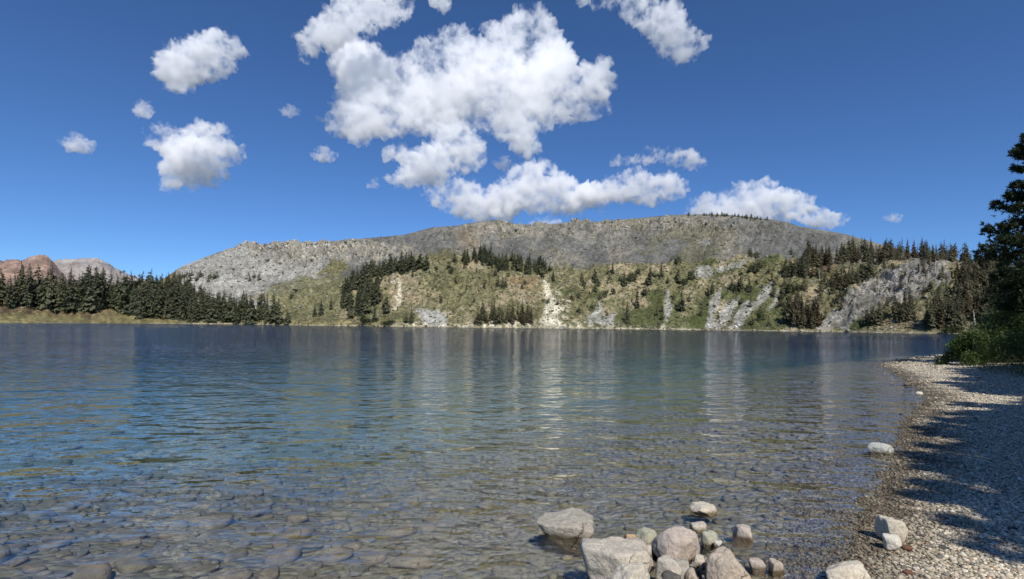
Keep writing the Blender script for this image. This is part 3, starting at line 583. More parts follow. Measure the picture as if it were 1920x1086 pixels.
T = []   # every conifer of the far shore: x, y of its foot in the photograph, height there, look
def tree(x, y, h, label, group=None, mat='fir', w=1.0, proto=None): T.append(dict(x=x, y=y, h=h, label=label, group=group, mat=mat, w=w, proto=proto))
def grove(poly, n, h0, h1, where, mat='fir', spacing=5.0, mix=0.0, words=('dark fir', 'olive conifer', 'browning conifer')):
    poly = [tuple(map(float, p)) for p in poly]; a = np.array(poly); got = []; tr = 0
    while len(got) < n and tr < n * 60:
        tr += 1; x, y = rng.uniform(a.min(0), a.max(0))
        if not inside(np.array([x, y]), poly) or any(abs(x - p[0]) < spacing * 0.6 and abs(y - p[1]) < spacing * 0.5 for p in got): continue
        got.append((x, y))
    got.sort(); ords = ['first', 'second', 'third', 'fourth', 'fifth', 'sixth', 'seventh', 'eighth', 'ninth', 'tenth', 'eleventh', 'twelfth', 'thirteenth', 'fourteenth', 'fifteenth']
    ym = np.median([p[1] for p in got])
    for i, (x, y) in enumerate(got):
        m = mat
        if rng.random() < mix: m = {'fir': 'olive', 'olive': 'brown', 'brown': 'olive'}[mat]
        kind = words[('fir', 'olive', 'brown').index(m)]; h = rng.uniform(h0, h1)
        if n <= 15: lab = f'{kind}, {ords[i]} from left in {where}'
        else:
            third = ['far left', 'left middle', 'centre', 'right middle', 'far right'][min(4, i * 5 // len(got))]; row = 'front' if y > ym else 'back'; sz = 'tall' if h > (h0 + h1) / 2 else 'shorter'
            lab = f'{sz} {kind}, {row} row, {third} of {where}'
        tree(x, y, h, lab, 'trees of ' + where, m, rng.uniform(0.85, 1.25))
# left shore forest
grove([(-120, 578), (0, 580), (60, 584), (140, 588), (190, 592), (190, 575), (-120, 568)], 44, 60, 86, 'the left forest behind the grassy bank', 'fir', 7, 0.3)
grove([(150, 590), (200, 597), (300, 603), (345, 605), (345, 585), (160, 572)], 46, 56, 82, 'the dark forest left of the talus slope', 'fir', 7, 0.12)
grove([(-120, 568), (200, 566), (340, 575), (335, 552), (200, 556), (-120, 560)], 52, 34, 52, 'the forest tops behind the left shore', 'fir', 8, 0.35)
grove([(335, 605), (450, 607), (522, 608), (522, 601), (450, 596), (400, 588), (335, 582)], 60, 36, 58, 'the shore forest below the grey talus', 'fir', 6, 0.3)
grove([(310, 545), (350, 552), (400, 575), (440, 588), (400, 588), (310, 570)], 22, 28, 42, 'the forest edge on the talus', 'olive', 6, 0.1)
grove([(335, 528), (372, 532), (425, 530), (425, 524), (372, 522), (335, 520)], 16, 11, 17, 'the thin row of trees on the grey talus', 'fir', 3)
grove([(645, 588), (648, 548), (680, 524), (700, 522), (720, 560), (700, 578), (690, 590), (665, 596)], 40, 30, 46, 'the diagonal grove on the green bluff', 'fir', 5)
grove([(690, 515), (735, 512), (805, 510), (800, 520), (735, 524), (695, 526)], 30, 26, 40, 'the grove top along the bluff edge', 'fir', 4)
grove([(862, 492), (885, 472), (900, 476), (960, 492), (1035, 508), (1035, 520), (1000, 522), (960, 514), (900, 504)], 64, 18, 30, 'the long grove under the dark scree', 'fir', 4)
grove([(888, 606), (935, 602), (1002, 606), (1002, 611), (890, 611)], 30, 24, 44, 'the shore grove left of the pale rockfall', 'olive', 4, 0.35)
grove([(1176, 532), (1198, 527), (1200, 533), (1180, 538)], 8, 15, 22, 'the clump on the terrace right of the rockfall', 'fir', 2.5)
grove([(1404, 482), (1424, 480), (1424, 484), (1404, 485)], 5, 13, 18, 'the small clump on the upper right slope', 'fir', 2.5)
grove([(1400, 512), (1426, 500), (1428, 506), (1404, 516)], 7, 16, 24, 'the row above the striped scree fans', 'fir', 3)
grove([(1366, 553), (1386, 548), (1406, 545), (1404, 551), (1380, 555)], 7, 22, 36, 'the dense clump above the scree fans', 'fir', 3)
grove([(1456, 522), (1490, 515), (1512, 512), (1512, 525), (1470, 528)], 26, 22, 34, 'the mixed grove on the right slope', 'fir', 5, 0.5)
grove([(1503, 512), (1555, 502), (1553, 492), (1510, 492)], 30, 30, 42, 'the brownish grove below the right ridge', 'olive', 4, 0.4)
grove([(1560, 560), (1600, 556), (1625, 545), (1620, 538), (1565, 545)], 22, 26, 40, 'the grove above the grey rock outcrop', 'olive', 5, 0.2)
grove([(1470, 616), (1535, 617), (1538, 606), (1500, 596), (1474, 606)], 30, 30, 50, 'the shore grove beside the grey outcrop', 'olive', 5, 0.35)
grove([(1622, 616), (1652, 619), (1652, 612), (1625, 610)], 4, 36, 52, 'the tall group at the foot of the outcrop', 'olive', 5)
grove([(1668, 606), (1722, 610), (1722, 600), (1675, 598)], 9, 26, 40, 'the clump on the tan bank at right', 'olive', 5)
grove([(1735, 620), (1800, 624), (1805, 606), (1745, 606)], 22, 42, 66, 'the shore trees before the dark shrub', 'olive', 6, 0.1)
grove([(1568, 497), (1660, 503), (1780, 505), (1790, 490), (1700, 488), (1640, 482), (1575, 484)], 95, 24, 40, 'the forest on the right ridge', 'olive', 4, 0.4)
grove([(1780, 560), (1890, 580), (1890, 500), (1790, 500)], 60, 34, 52, 'the hillside forest at far right', 'olive', 6, 0.3)
grove([(1790, 606), (1890, 612), (1890, 580), (1790, 575)], 24, 44, 60, 'the lower hillside forest above the dark shrub', 'olive', 6, 0.2)
grove([(1275, 404), (1300, 403), (1345, 403), (1380, 405), (1445, 413), (1445, 416), (1345, 407), (1275, 408)], 42, 5, 10, 'the treeline on the mountain crest', 'fir', 2)
grove([(650, 600), (690, 540), (830, 490), (1000, 530), (1100, 515), (1330, 500), (1420, 500), (1480, 560), (1330, 605), (1060, 600), (1010, 560), (860, 600)], 70, 8, 19, 'the sparse young conifers on the scrubby bluff', 'fir', 16, 0.4)
grove([(1430, 530), (1500, 500), (1570, 510), (1680, 505), (1660, 525), (1580, 580), (1540, 610), (1470, 600)], 50, 16, 34, 'the open woodland on the right slope', 'olive', 8, 0.35)
grove([(1660, 590), (1790, 560), (1800, 520), (1850, 520), (1850, 615), (1690, 612)], 40, 24, 46, 'the woodland right of the grey outcrop', 'olive', 8, 0.3)
grove([(1560, 600), (1620, 555), (1700, 515), (1775, 510), (1770, 560), (1700, 590), (1620, 605)], 26, 14, 32, 'the scattered conifers over the grey outcrop', 'olive', 12, 0.2)
for x, y, h, lab in ((1115.6, 530, 31, 'tall lone fir nearest the pale rockfall on the terrace'), (1139, 520, 17, 'small fir behind the tall lone terrace fir'), (1148, 518.5, 24, 'slender fir beside two smaller ones above the terrace'), (1139, 535, 16, 'short round fir at the terrace lip'), (1169, 543, 28, 'broad dark fir below the terrace clump'),
    (1196, 522, 20, 'thin fir at right edge of the terrace clump'), (1217, 539, 37, 'tall double-topped fir on the terrace right of the clump'), (1239, 528, 31, 'tall dark fir standing alone on the terrace'), (1251, 538, 18, 'short fir right of the tall dark terrace fir'), (1270, 535, 30, 'slim fir above the pale scree streak'), (1257, 500, 10, 'tiny fir on the grey scree above the terrace'),
    (1207, 555, 22, 'fir below the double-topped one'), (1194, 580, 42, 'large fir halfway down the scrubby bluff'), (1175.5, 607, 46, 'tall shore fir in front of dark scrub left of the scree streak'), (1277, 586, 42, 'broad fir right of the pale scree streak'), (1291, 573, 21, 'smaller fir behind the broad one by the scree streak'), (1122, 540, 17, 'olive fir next to the tall lone terrace fir'),
    (1084, 564, 18, 'grey-green fir right of the rockfall'), (1333, 560, 26, 'slender fir at top of the first striped scree fan'), (979, 547, 17, 'round dark fir on brown patch above the shore grove'), (1037, 529, 26, 'fir at the very top of the pale rockfall'), (1031, 509, 19, 'fir just above the rockfall head'),
    (546, 559, 18, 'dark fir alone on the green patch under the talus'), (591, 595, 25, 'left of two thin shore firs before the bluff'), (602, 594, 33, 'taller of two thin shore firs before the bluff'), (621, 582, 26, 'fir left of the diagonal grove'), (702, 604, 40, 'broad cone-shaped fir at the shore below the diagonal grove'), (667, 590, 26, 'fir at the lower front of the diagonal grove'),
    (656.5, 601, 33, 'shore fir in front of the diagonal grove'), (724, 588, 38, 'narrow ragged fir left of the tan track'), (762, 605, 23, 'smaller of two shore firs right of the tan track'), (772, 607, 34, 'taller of two shore firs right of the tan track'), (852, 497, 20, 'lone fir on the meadow left of the long grove'), (539, 608, 30, 'last fir of the left shore forest, standing apart'), (621, 503, 10, 'tiny fir on the mossy knoll below the cliff'),
    (465, 514, 11, 'upper left tiny fir on the talus under the cliff'), (468, 527, 14, 'lower left small fir on the talus under the cliff'), (477, 525, 16, 'middle small fir on the talus under the cliff'), (487, 529, 21, 'tallest small fir on the talus under the cliff'), (474, 500, 7, 'tiniest fir high on the talus under the cliff'), (714, 446, 6, 'bushy little tree on the left skyline'), (833, 456, 10, 'small fir above the long grove near skyline'),
    (1440, 519, 15, 'small fir left of the mixed right grove'), (1472, 500, 18, 'fir standing above the mixed right grove'), (1485, 473, 17, 'lone dark fir high on the right talus'), (1745, 560, 46, 'tall thin fir standing on the grey outcrop'), (1754, 546, 22, 'shorter fir beside the tall thin outcrop fir'), (1411, 607, 20, 'left of two shore firs on the last scree fan'), (1442, 610, 18, 'small shore fir right of the last scree fan'),
    (1622, 597, 15, 'small fir on lower rocks of the grey outcrop'), (1571, 596, 16, 'dark fir at left edge of the grey outcrop')):
    tree(x, y, h, lab)
for i in range(5): tree(598 + i * 4, 456 + i * 0.3, 5 + 4 * (i == 2), f"{['first', 'second', 'third', 'fourth', 'fifth'][i]} from left of the tiny skyline firs over the cliff", 'skyline firs over the cliff')
for i, (x, y, h) in enumerate(((933, 544, 26), (942, 548, 28), (948, 546, 20), (908, 547, 20))): tree(x, y, h, ['left olive conifer of the trio on the brown patch', 'tall middle conifer of the trio on the brown patch', 'right conifer of the trio on the brown patch', 'reddish young conifer left of the trio on brown ground'][i], None, ['olive', 'olive', 'fir', 'brown'][i])

PI_ = {'fir': [0, 1, 2, 4, 5], 'olive': [0, 1, 3, 5], 'brown': [3, 6, 5, 1]}
MN = {'fir': 'fir_needles', 'olive': 'olive_needles', 'brown': 'browning_needles'}
T.sort(key=lambda d: -d['h'])
mv, mf, mo, mi, NK = [], [], 0, [], {}
pts, _ = on_hill([d['x'] for d in T], [d['y'] for d in T])
for i, d in enumerate(T):
    p = pts[i]; Hm = d['h'] / F * p[1]; pr = d['proto'] if d['proto'] is not None else random.choice(PI_[d['mat']]); az = random.uniform(0, 6.28); wd = Hm * d['w'] * (1.55 if d['h'] < 25 else 1.2)
    kd = 'fir_tree' if d['mat'] == 'fir' else 'conifer'; NK[kd] = NK.get(kd, 0) + 1
    if NK[kd] <= 300:
        e = link(kd, None, None, (p[0], p[1], p[2] - 0.02 * Hm)); e.empty_display_size = 0.5; e.scale = (wd, wd, Hm); e.rotation_euler = (random.uniform(-.02, .02), random.uniform(-.02, .02), az)
        link('trunk', PROTO[pr][0], e); link('crown', PROTO[pr][1][MN[d['mat']]], e); tag(e, d['label'], 'tree', d['group'])
    else:
        cv, cf = PROTO[pr][2]; c, s = math.cos(az), math.sin(az); q = cf[rng.random(len(cf)) < 0.45]; v = cv[q.ravel()]
        v = np.stack([(v[:, 0] * c - v[:, 1] * s) * wd * 1.1, (v[:, 0] * s + v[:, 1] * c) * wd * 1.1, v[:, 2] * Hm], -1) + p
        mv.append(v); mf.append(np.arange(len(v)).reshape(-1, 4) + mo); mo += len(v); mi += [('fir', 'olive', 'brown').index(d['mat'])] * len(q)
if mv:
    me = mesh('far_forest', np.concatenate(mv), np.concatenate(mf), M_FIR); me.materials.append(M_OLIVE); me.materials.append(M_BROWN); me.polygons.foreach_set('material_index', np.array(mi, np.int32))
    tag(link('far_forest', me), 'small far conifers scattered over crest and slopes', kind='stuff')
for i, (x, y, h, lab) in enumerate(((1533, 537, 27, 'grey dead trunk standing in the right slope grove'), (1708, 486, 32, 'left pale dead tree among the ridge forest'), (1748, 490, 34, 'taller pale dead tree in the middle of the ridge forest'), (1764, 492, 28, 'right pale dead tree among the ridge forest'), (1575, 540, 30, 'thin grey snag above the outcrop grove'), (1581, 542, 24, 'shorter grey snag above the outcrop grove'),
                                      (1826, 624, 42, 'bleached branchless trunk on the shore behind the dark shrub'), (1160, 613, 12, 'short pale stump at the far waterline'), (1744, 540, 40, 'bare trunk on top of the grey outcrop'))):
    p, _ = on_hill(x, y); Hm = h / F * p[1]; o = link('dead_tree', SNAG[i % 3], None, p); k = 2.8 if i in (6, 7) else 1.1; o.scale = (Hm * k, Hm * k, Hm); o.rotation_euler = (0, random.uniform(-.04, .04), random.uniform(0, 6)); tag(o, lab, 'dead tree')
for i, (x, y, w, h, lab) in enumerate(((1295, 536, 16, 18, 'round dark shrub at the right end of the terrace'), (1281, 544, 14, 15, 'olive shrub left of the round dark one on the terrace'), (1269, 503, 12, 13, 'round shrub high on the grey scree'), (847, 523, 10, 13, 'round dark shrub alone on the meadow'), (819, 514, 8, 8, 'small brown shrub on the meadow'), (798, 515, 14, 14, 'round shrub at the right end of the bluff grove'),
    (555, 551, 14, 8, 'low shrub beside the lone fir under the talus'), (1482, 555, 34, 20, 'wide olive shrub above the last scree fan'), (1425, 600, 16, 20, 'round shore shrub on the last scree fan'), (1134, 566, 12, 13, 'dark shrub above the pale double scree patch'), (1149, 564, 9, 14, 'upright shrub right of the dark one above scree'), (503, 497, 8, 6, 'tiny shrub on the talus below the cliff'), (1092, 544, 12, 14, 'olive shrub left of the tall terrace fir'),
    (1785, 628, 34, 16, 'wide green shrub on the far right waterline'), (690, 608, 40, 13, 'low green willow thicket on the far shore below the grove'), (730, 609, 26, 8, 'low green shrub right of the far shore willow thicket'))):
    p, _ = on_hill(x, y); k = p[1] / F; o = link('shrub', BUSH[i % 3], None, p); o.scale = (w * k * 0.9, w * k * 0.8, h * k); o.rotation_euler = (0, 0, i); tag(o, lab, 'shrub')

# scrub and talus blocks on the slopes: too many to count
def scatter(n, f_keep, s0, s1, flat, cols, mat, name, label, seed):
    r = np.random.default_rng(seed); x = r.uniform(330, 1830, n); y = r.uniform(405, 622, n); j = np.clip(((x - CPX[0]) / 3).astype(int), 0, len(CPX) - 1)
    ok = (y < YS0[j] - 0.4) & (y > YR[j] + 5); x, y = x[ok], y[ok]; p, c = on_hill(x, y); keep = r.random(len(x)) < f_keep(x, y, c); p, x, y, c = p[keep], x[keep], y[keep], c[keep]; n = len(p)
    v, f = ICO[1]; s = r.uniform(s0, s1, n) ** 1.0 * np.exp(r.normal(0, 0.3, n)); s = s * np.clip(p[:, 1] / 600.0, 0.3, 1.2); jit = 1 + r.uniform(-0.45, 0.35, (n, len(v))); q = v[None] * jit[..., None] * s[:, None, None] * np.array([1, 1, flat]); q = np.einsum('nij,nkj->nki', rand_rot(n, r), q) if flat > 0.8 else q
    q = q + (p + np.array([0, 0, 0.2]) * s[:, None])[:, None]; t = r.random(n)[:, None]; C = cols(t, c)
    tag(link(name, mesh(name, q.reshape(-1, 3), (f[None] + (np.arange(n) * len(v))[:, None, None]).reshape(-1, 3), mat, False, np.repeat(C, len(v), 0))), label, kind='stuff')
def crag_at(x, y):
    j = np.clip(((x - CPX[0]) / 3).astype(int), 0, len(CPX) - 1); i = np.clip((y - YS0[j]) / (YR[j] - YS0[j]) * (NS - 1), 0, NS - 1).astype(int); return CRAG[i, j]
M_TAL = mat_tint('talus_block', 0.95, False, 0.25, 0.8, 0.2)
isgreen = lambda c: sm(0.02, 0.07, c[:, 1] - c[:, 2])
scatter(40000, lambda x, y, c: 0.055 + 0.36 * isgreen(c), 0.45, 1.15, 0.7, lambda t, c: LIN(62, 66, 42) * (1 - t) + LIN(104, 98, 70) * t, M_TAL, 'scrub', 'low olive scrub dotted over the far slopes', 4)
scatter(30000, lambda x, y, c: 0.10 + 0.10 * isgreen(c) + 0.25 * sm(590, 615, y) * sm(560, 760, x), 0.35, 1.2, 1.0, lambda t, c: (c * 0.4 + 0.6 * c.mean(1)[:, None]) * (0.6 + 1.1 * t), M_TAL, 'talus', 'loose grey and cream talus blocks on the far slopes', 5)

scatter(30000, lambda x, y, c: np.clip(crag_at(x, y) - 0.25, 0, 1) * 0.45, 0.5, 1.5, 1.0, lambda t, c: (c * 0.4 + 0.6 * c.mean(1)[:, None]) * (0.55 + 0.95 * t), M_TAL, 'outcrop_rubble', 'angular rock blocks crowding the cliffs and outcrops', 6)

# ------------------------------------------------------------------ right-hand bank: pines, willow shrubs, grass
def pine(name, loc, H, seed, label, cw=0.17, base=0.22, nb=70, tufts=46, mat=M_PINE, group=None, tlen=0.17):
    r = np.random.default_rng(seed); e = link(name, None, None, loc); tag(e, label, 'tree', group)
    tv, tf, off = trunk_geo(H * 0.98, 0.02 * H, 10, 12, 0.006, seed); link('trunk', mesh('trunk', tv, tf, M_BARK, True), e)
    V = []; LV = []; LF = []; ln0 = 0
    for b in range(nb):
        t = (b + r.random()) / nb; z = H * (base + (1 - base) * t); a = b * 2.4 + r.uniform(-0.5, 0.5); prof = (1 - t) ** 0.65 * (0.55 + 0.45 * min(1, t / 0.25))
        L = H * cw * prof * r.uniform(0.55, 1.25) + 0.25; el = r.uniform(-0.15, 0.35) + 0.5 * t; d = np.array([math.cos(a) * math.cos(el), math.sin(a) * math.cos(el), math.sin(el)]); o = np.array([*off(z), z])
        sd = np.cross(d, [0, 0, 1]); sd /= np.linalg.norm(sd); up = np.cross(sd, d); w = 0.012 + 0.012 * L
        LV += [o + sd * w, o - sd * w, o + up * w, o + d * L]; LF += [(ln0, ln0 + 1, ln0 + 3), (ln0 + 1, ln0 + 2, ln0 + 3), (ln0 + 2, ln0, ln0 + 3)]; ln0 += 4
        n = max(8, int(tufts * (0.3 + 0.7 * prof))); f = r.uniform(0.25, 1.05, n) ** 0.7; c = o + d * (L * f)[:, None] + sd * (r.normal(0, 0.16, n) * L * (0.4 + 0.6 * f))[:, None] + up * (r.normal(0.03, 0.07, n) * L)[:, None]
        ax = d * 0.6 + r.normal(0, 0.6, (n, 3)) + np.array([0, 0, 0.35]); ax /= np.linalg.norm(ax, axis=1)[:, None]
        for k in range(13):   # narrow needle sprays leaving one twig end
            dv = ax + r.normal(0, 0.55, (n, 3)); dv /= np.linalg.norm(dv, axis=1)[:, None]; s2 = np.cross(dv, r.normal(size=(n, 3))); s2 /= np.linalg.norm(s2, axis=1)[:, None]; l = tlen * r.uniform(0.6, 1.25, n)[:, None]; ww = 0.085 * l
            V.append(np.stack([c - dv * l * 0.15, c + dv * l * 0.45 + s2 * ww, c + dv * l, c + dv * l * 0.45 - s2 * ww], 1).reshape(-1, 3))
    V = np.concatenate(V); link('crown', mesh('crown', V, np.arange(len(V)).reshape(-1, 4), mat), e); link('branchwork', mesh('branchwork', np.array(LV), np.array(LF), M_BARK), e)
    return e
def gz(X, D): return float(near_z(np.array([X, D])))
def put(x, D): X = (x - CX) / F * D; return (X, D, gz(X, D) - 0.05)
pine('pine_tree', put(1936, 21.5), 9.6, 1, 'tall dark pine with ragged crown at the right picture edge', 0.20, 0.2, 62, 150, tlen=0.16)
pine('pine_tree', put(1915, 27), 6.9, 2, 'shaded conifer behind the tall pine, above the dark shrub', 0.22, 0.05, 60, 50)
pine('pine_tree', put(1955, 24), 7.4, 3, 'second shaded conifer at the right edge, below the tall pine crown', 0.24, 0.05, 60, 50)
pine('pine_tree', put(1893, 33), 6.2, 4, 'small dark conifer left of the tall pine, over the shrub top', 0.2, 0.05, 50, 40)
def copy_tree(src, loc, k, az, label, group):
    e = link(src.name.split('.')[0], None, None, loc); e.scale = (k, k, k); e.rotation_euler = (0, 0, az); tag(e, label, 'tree', group)
    for ch in src.children: link(ch.name.split('.')[0], ch.data, e)
    return e
def shade_spot(tip, H):      # where a tree of height H stands so that the shadow of its tip falls at tip
    k = H / math.tan(SUN_EL); return (tip[0] + k * math.sin(SUN_AZ), tip[1] - k * math.cos(SUN_AZ), H)
SHADE = []
for j, D in enumerate((4.7, 5.6, 6.5, 7.5, 8.6, 9.6, 13.2, 14.6, 16.0, 17.6, 19.4)):
    for k, (off, fw) in enumerate(((0.0, 0.0), (0.55, 0.5), (1.1, 0.1), (1.8, 0.6), (2.7, 0.2))):
        if D == 9.6 and k == 0: continue
        SHADE.append(shade_spot((0.875 * D + 0.40 + off * (1 + 0.04 * D), D + fw + 0.3 * (j % 2)), 5.8 + 0.8 * k + 0.5 * ((j * 2 + k) % 3)))
for q in (((3.9, 3.6), 6), ((4.4, 4.1), 6), ((4.9, 3.8), 7), ((24.5, 22.5), 9), ((27, 24.5), 9), ((13.0, 11.0), 8), ((14.5, 12.2), 8), ((22, 18), 9)): SHADE.append(shade_spot(*q))
sp_lab = 'shore pine outside the picture whose shade falls on the beach'; sp_src = None
for i, (X, Y, H) in enumerate(SHADE):
    if i < 3:
        e = pine('shore_pine', (X, Y, gz(X, Y) - 0.05), H, 20 + i, sp_lab, 0.20, 0.12, 62, 40, group='pines shading the beach', tlen=0.24); sp_src = (sp_src or []) + [(e, H)]
    else: copy_tree(sp_src[i % 3][0], (X, Y, gz(X, Y) - 0.05), H / sp_src[i % 3][1], i * 1.7, sp_lab, 'pines shading the beach')
def leafy(name, loc, w, d, h, seed, label, n=9000, leaf=0.05, mat=M_BUSH):
    r = np.random.default_rng(seed); e = link(name, None, None, loc); tag(e, label, 'shrub'); nl = 26
    lob = np.stack([r.uniform(-.5, .5, nl) * w, r.uniform(-.5, .5, nl) * d, r.uniform(.15, .85, nl) * h], -1); lr = r.uniform(0.14, 0.26, nl) * min(w, h * 1.6); lob[:, 2] *= 1 - 0.5 * (np.abs(lob[:, 0]) / w * 2) ** 2
    k = r.integers(0, nl, n); dd = r.normal(size=(n, 3)); dd /= np.linalg.norm(dd, axis=1)[:, None]; P = lob[k] + dd * (lr[k] * r.uniform(0.45, 1.12, n))[:, None]; P[:, 2] = np.abs(P[:, 2]) + 0.03
    q = np.array([[-1, 0, 0], [0, -.42, .08], [1, 0, 0], [0, .42, .08]]) * leaf; V = np.einsum('nij,kj->nki', rand_rot(n, r), q) * r.uniform(0.6, 1.4, (n, 1, 1)) + P[:, None]
    link('foliage', mesh('foliage', V.reshape(-1, 3), np.arange(4 * n).reshape(-1, 4), mat), e)
    SV, SF = [], []
    for i in range(nl):
        o = np.array([lob[i, 0] * 0.3, lob[i, 1] * 0.3, 0]); b = len(SV); SV += [o + [.015, 0, 0], o + [-.01, .012, 0], o + [-.01, -.012, 0], lob[i]]; SF += [(b, b + 1, b + 3), (b + 1, b + 2, b + 3), (b + 2, b, b + 3)]
    link('stem', mesh('stem', np.array(SV), np.array(SF), M_BARK), e); return e
leafy('willow_shrub', put(1822, 21.5), 1.5, 1.6, 1.6, 1, 'sunlit green willow shrub at the beach edge', 9000)
leafy('willow_shrub', put(1875, 24), 2.4, 2.2, 2.2, 2, 'dark shaded shrub right of the sunlit willow', 11000)
leafy('willow_shrub', put(1925, 22), 2.4, 2.4, 2.4, 3, 'deeply shaded shrub under the tall pine at the edge', 11000)
leafy('willow_shrub', put(1893, 30), 2.6, 2.4, 2.9, 4, 'tall dark shrub behind the sunlit willow', 11000)
leafy('willow_shrub', put(1960, 18), 2.4, 2.4, 2.2, 5, 'shaded shrub outside the right edge', 9000)
n = 15000; GX = np.array([gpt(x, y, 0.15)[:2] for x, y in ((1790, 664), (1800, 684), (1830, 694), (1870, 702), (1920, 712), (1990, 730), (2010, 690), (1920, 660), (1830, 652))])
Pg = rng.uniform(GX.min(0), GX.max(0), (n * 3, 2)); Pg = Pg[inside(Pg, [tuple(p) for p in GX])][:n]; n = len(Pg); zg = near_z(Pg); a = rng.uniform(0, 6.28, n); hh = rng.uniform(0.12, 0.34, n); lean = rng.normal(0, 0.09, (n, 2)); wv = np.stack([np.cos(a), np.sin(a)], -1) * 0.008
b0 = np.concatenate([Pg - wv, zg[:, None] - .01], -1); b1 = np.concatenate([Pg + wv, zg[:, None] - .01], -1); tp = np.concatenate([Pg + lean, (zg + hh)[:, None]], -1)
tag(link('grass', mesh('grass', np.stack([b0, b1, tp], 1).reshape(-1, 3), np.arange(3 * n).reshape(-1, 3), M_GRASS)), 'yellow-green grass tufts between gravel and shrubs', kind='stuff')

# ------------------------------------------------------------------ clouds: lumpy closed bodies filled with scattering vapour
def mat_cloud(name, k, dens):
    t = NT(name); v = t.n('VolumePrincipled'); v.inputs['Color'].default_value = (1, 1, 1, 1); v.inputs['Anisotropy'].default_value = -0.2
    tc = t.n('TexCoord'); n1 = t.noise(tc.outputs['Object'], 1 / (20 * k), 7, 0.74); n2 = t.noise(tc.outputs['Object'], 1 / (85 * k), 2, 0.5)
    f = t.math('ADD', t.math('MULTIPLY', n1, 0.6), t.math('MULTIPLY', n2, 0.4))
    t.set(v.inputs['Density'], t.rng(f, 0.462, 0.60, 0.0, 1.25 * dens / k)); t.t.links.new(v.outputs[0], t.out.inputs['Volume']); return t.m
def cloud(poly, D, label, seed, dens=0.085, thick=0.4, step=3.0):
    r = np.random.default_rng(seed); poly = np.array(poly, float); k = D / F; lo, hi = poly.min(0), poly.max(0); c = poly.mean(0)
    P = r.uniform(lo, hi, (int(min(9000, max(600, (hi - lo).prod() / 6))), 2)); P = P[inside(P, [tuple(q) for q in poly])]; d = pdist(P, [tuple(q) for q in poly]); V, Fc, o = [], [], 0; v, f = ICO[2]
    for i in range(min(len(P), 1700)):
        rd = min(d[i] * r.uniform(0.75, 1.1) + 1.0, 34)
        if rd < 2.2: continue
        T_ = min(d[i], 70) * thick + 2; dy = (r.uniform(-1, 1) * max(T_ - rd * .4, 0) - 0.7 * (P[i, 1] - c[1])) * k; V.append(v * rd * k + pix(P[i, 0], P[i, 1], D + dy) - pix(c[0], c[1], D)); Fc.append(f + o); o += len(v)
    me = mesh('cloud', np.concatenate(V), np.concatenate(Fc)); ob = link('cloud', me, None, pix(c[0], c[1], D))
    md = ob.modifiers.new('r', 'REMESH'); md.mode = 'VOXEL'; md.voxel_size = step * k
    dg = bpy.context.evaluated_depsgraph_get(); dg.update(); m2 = bpy.data.meshes.new_from_object(ob.evaluated_get(dg)); ob.modifiers.clear(); ob.data = m2; m2.name = 'cloud'
    nv = len(m2.vertices); co = np.zeros(nv * 3, np.float32); m2.vertices.foreach_get('co', co); no = np.zeros(nv * 3, np.float32); m2.vertices.foreach_get('normal', no); co = co.reshape(-1, 3); no = no.reshape(-1, 3)
    q = co / k; sz = min(1.0, max(0.5, (hi - lo).min() / 60.0)); q = q * (1.6 if sz < 0.7 else 1.0)
    dsp = (fbm(q / 32 + seed, 3, 0.55, seed) * 11 + fbm(q / 9 + seed, 3, 0.62, seed + 9) * 18) * sz + 1.8
    m2.vertices.foreach_set('co', (co + no * (dsp * k)[:, None]).astype(np.float32).ravel()); m2.update(); m2.materials.clear(); m2.materials.append(mat_cloud('cloud_vapour', k, dens)); return tag(ob, label, 'cloud')
cloud([(608, 88), (650, 68), (700, 92), (745, 115), (775, 90), (830, 60), (850, 48), (880, 55), (905, 75), (895, 50), (950, 35), (975, 18), (1010, 16), (1040, 35), (1045, 65), (1070, 90), (1085, 135), (1110, 120), (1135, 112), (1155, 150), (1140, 185), (1140, 210), (1090, 222), (1045, 230), (1010, 250), (1020, 280), (985, 290), (950, 265), (920, 240), (880, 240), (840, 245), (800, 250), (750, 250), (700, 260), (670, 273), (655, 255), (610, 240), (580, 230), (620, 215), (640, 180), (630, 150)], 2600, 'huge white cumulus cloud in the centre of the sky', 1)
cloud([(790, 235), (870, 230), (905, 255), (905, 300), (880, 320), (850, 315), (825, 340), (790, 345), (740, 355), (725, 335), (765, 312), (720, 285), (755, 270), (790, 285), (815, 270)], 2250, 'ragged white cloud hanging below the huge central cumulus', 2)
cloud([(790, 360), (840, 335), (880, 340), (910, 355), (945, 345), (950, 320), (985, 308), (1030, 305), (1060, 330), (1100, 345), (1130, 350), (1165, 370), (1130, 390), (1060, 395), (1000, 395), (950, 405), (900, 412), (850, 400), (810, 385)], 4400, 'long white cumulus bank just above the mountain crest', 3)
cloud([(1105, 350), (1140, 332), (1190, 320), (1240, 330), (1285, 345), (1270, 365), (1220, 378), (1150, 374), (1110, 372)], 4300, 'white cloud adjoining the right end of the long bank', 4)
cloud([(1278, 398), (1300, 378), (1350, 365), (1395, 345), (1440, 350), (1480, 365), (1520, 370), (1532, 390), (1500, 405), (1440, 420), (1280, 420)], 5200, 'white cumulus resting on the summit skyline', 5)
cloud([(1470, 406), (1500, 390), (1545, 395), (1596, 410), (1580, 420), (1530, 426)], 5000, 'small white cloud right of the summit cumulus', 6)
cloud([(1145, 297), (1200, 292), (1208, 279), (1260, 284), (1300, 285), (1332, 310), (1300, 318), (1250, 302), (1200, 308), (1150, 306)], 3600, 'thin wispy cloud streak above the long bank', 7, 0.08)
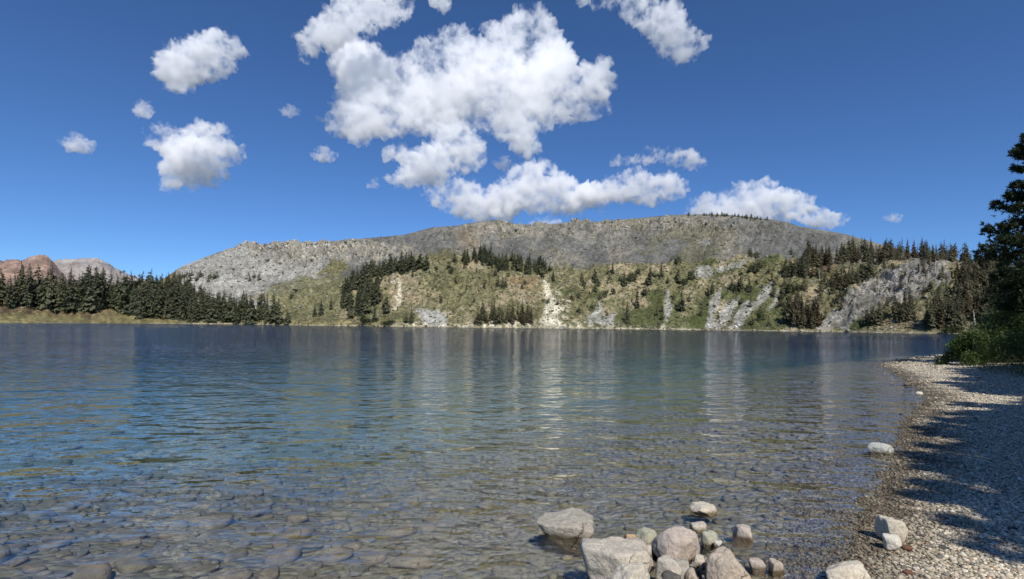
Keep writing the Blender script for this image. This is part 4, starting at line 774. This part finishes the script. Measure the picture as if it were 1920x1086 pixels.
cloud([(558, 100), (565, 65), (600, 30), (640, 5), (680, -40), (790, -40), (770, 15), (720, 50), (690, 55), (640, 75), (605, 85), (580, 105)], 2300, 'white cloud cut by the top edge, left of centre', 8)
cloud([(800, -25), (848, -25), (840, 20), (815, 6)], 2300, 'little cloud tip at the top edge above the huge cumulus', 9, 0.08)
cloud([(1075, -12), (1150, 0), (1180, -20), (1240, 15), (1275, 15), (1280, 55), (1300, 75), (1327, 68), (1310, 100), (1285, 112), (1240, 90), (1225, 60), (1180, 35), (1150, 15), (1090, 14)], 2300, 'ragged diagonal cloud at the top edge, right of centre', 10, 0.09)
cloud([(290, 110), (320, 85), (360, 82), (400, 65), (440, 75), (456, 95), (440, 120), (410, 140), (370, 140), (345, 167), (310, 155), (295, 130)], 2500, 'compact white cloud high at left', 11, 0.10)
cloud([(265, 265), (300, 240), (350, 246), (390, 235), (430, 240), (435, 265), (466, 290), (420, 300), (410, 325), (380, 345), (310, 357), (300, 330), (320, 300), (290, 280)], 3000, 'ragged white cloud below the compact one at left', 12, 0.10)
cloud([(108, 265), (140, 251), (176, 270), (170, 283), (130, 281)], 3200, 'small flat cloud farthest left', 13, 0.07, step=2)
cloud([(251, 212), (264, 187), (281, 194), (282, 219)], 2800, 'tiny wisp between the two left clouds', 14, 0.06, step=2)
cloud([(578, 294), (605, 277), (634, 293), (610, 299)], 3300, 'tiny cloud left of the ragged hanging one', 15, 0.08, step=2)
cloud([(523, 206), (545, 199), (563, 210), (545, 218)], 2800, 'faint wisp left of the huge cumulus', 16, 0.045, step=2)
cloud([(1655, 405), (1675, 399), (1692, 410), (1675, 414)], 5000, 'faint tiny cloud low at right', 17, 0.06, step=2)
cloud([(924, 305), (945, 294), (966, 308), (945, 316)], 3400, 'tiny cloud between the hanging cloud and the long bank', 18, 0.05, step=2)
cloud([(990, 420), (1010, 409), (1052, 413), (1050, 428), (990, 428)], 5200, 'small cloud peeping over the crest', 19, 0.08, step=2)
cloud([(683, 351), (705, 338), (718, 347), (705, 353)], 3600, 'small wisp left of the long bank', 20, 0.05, step=2)
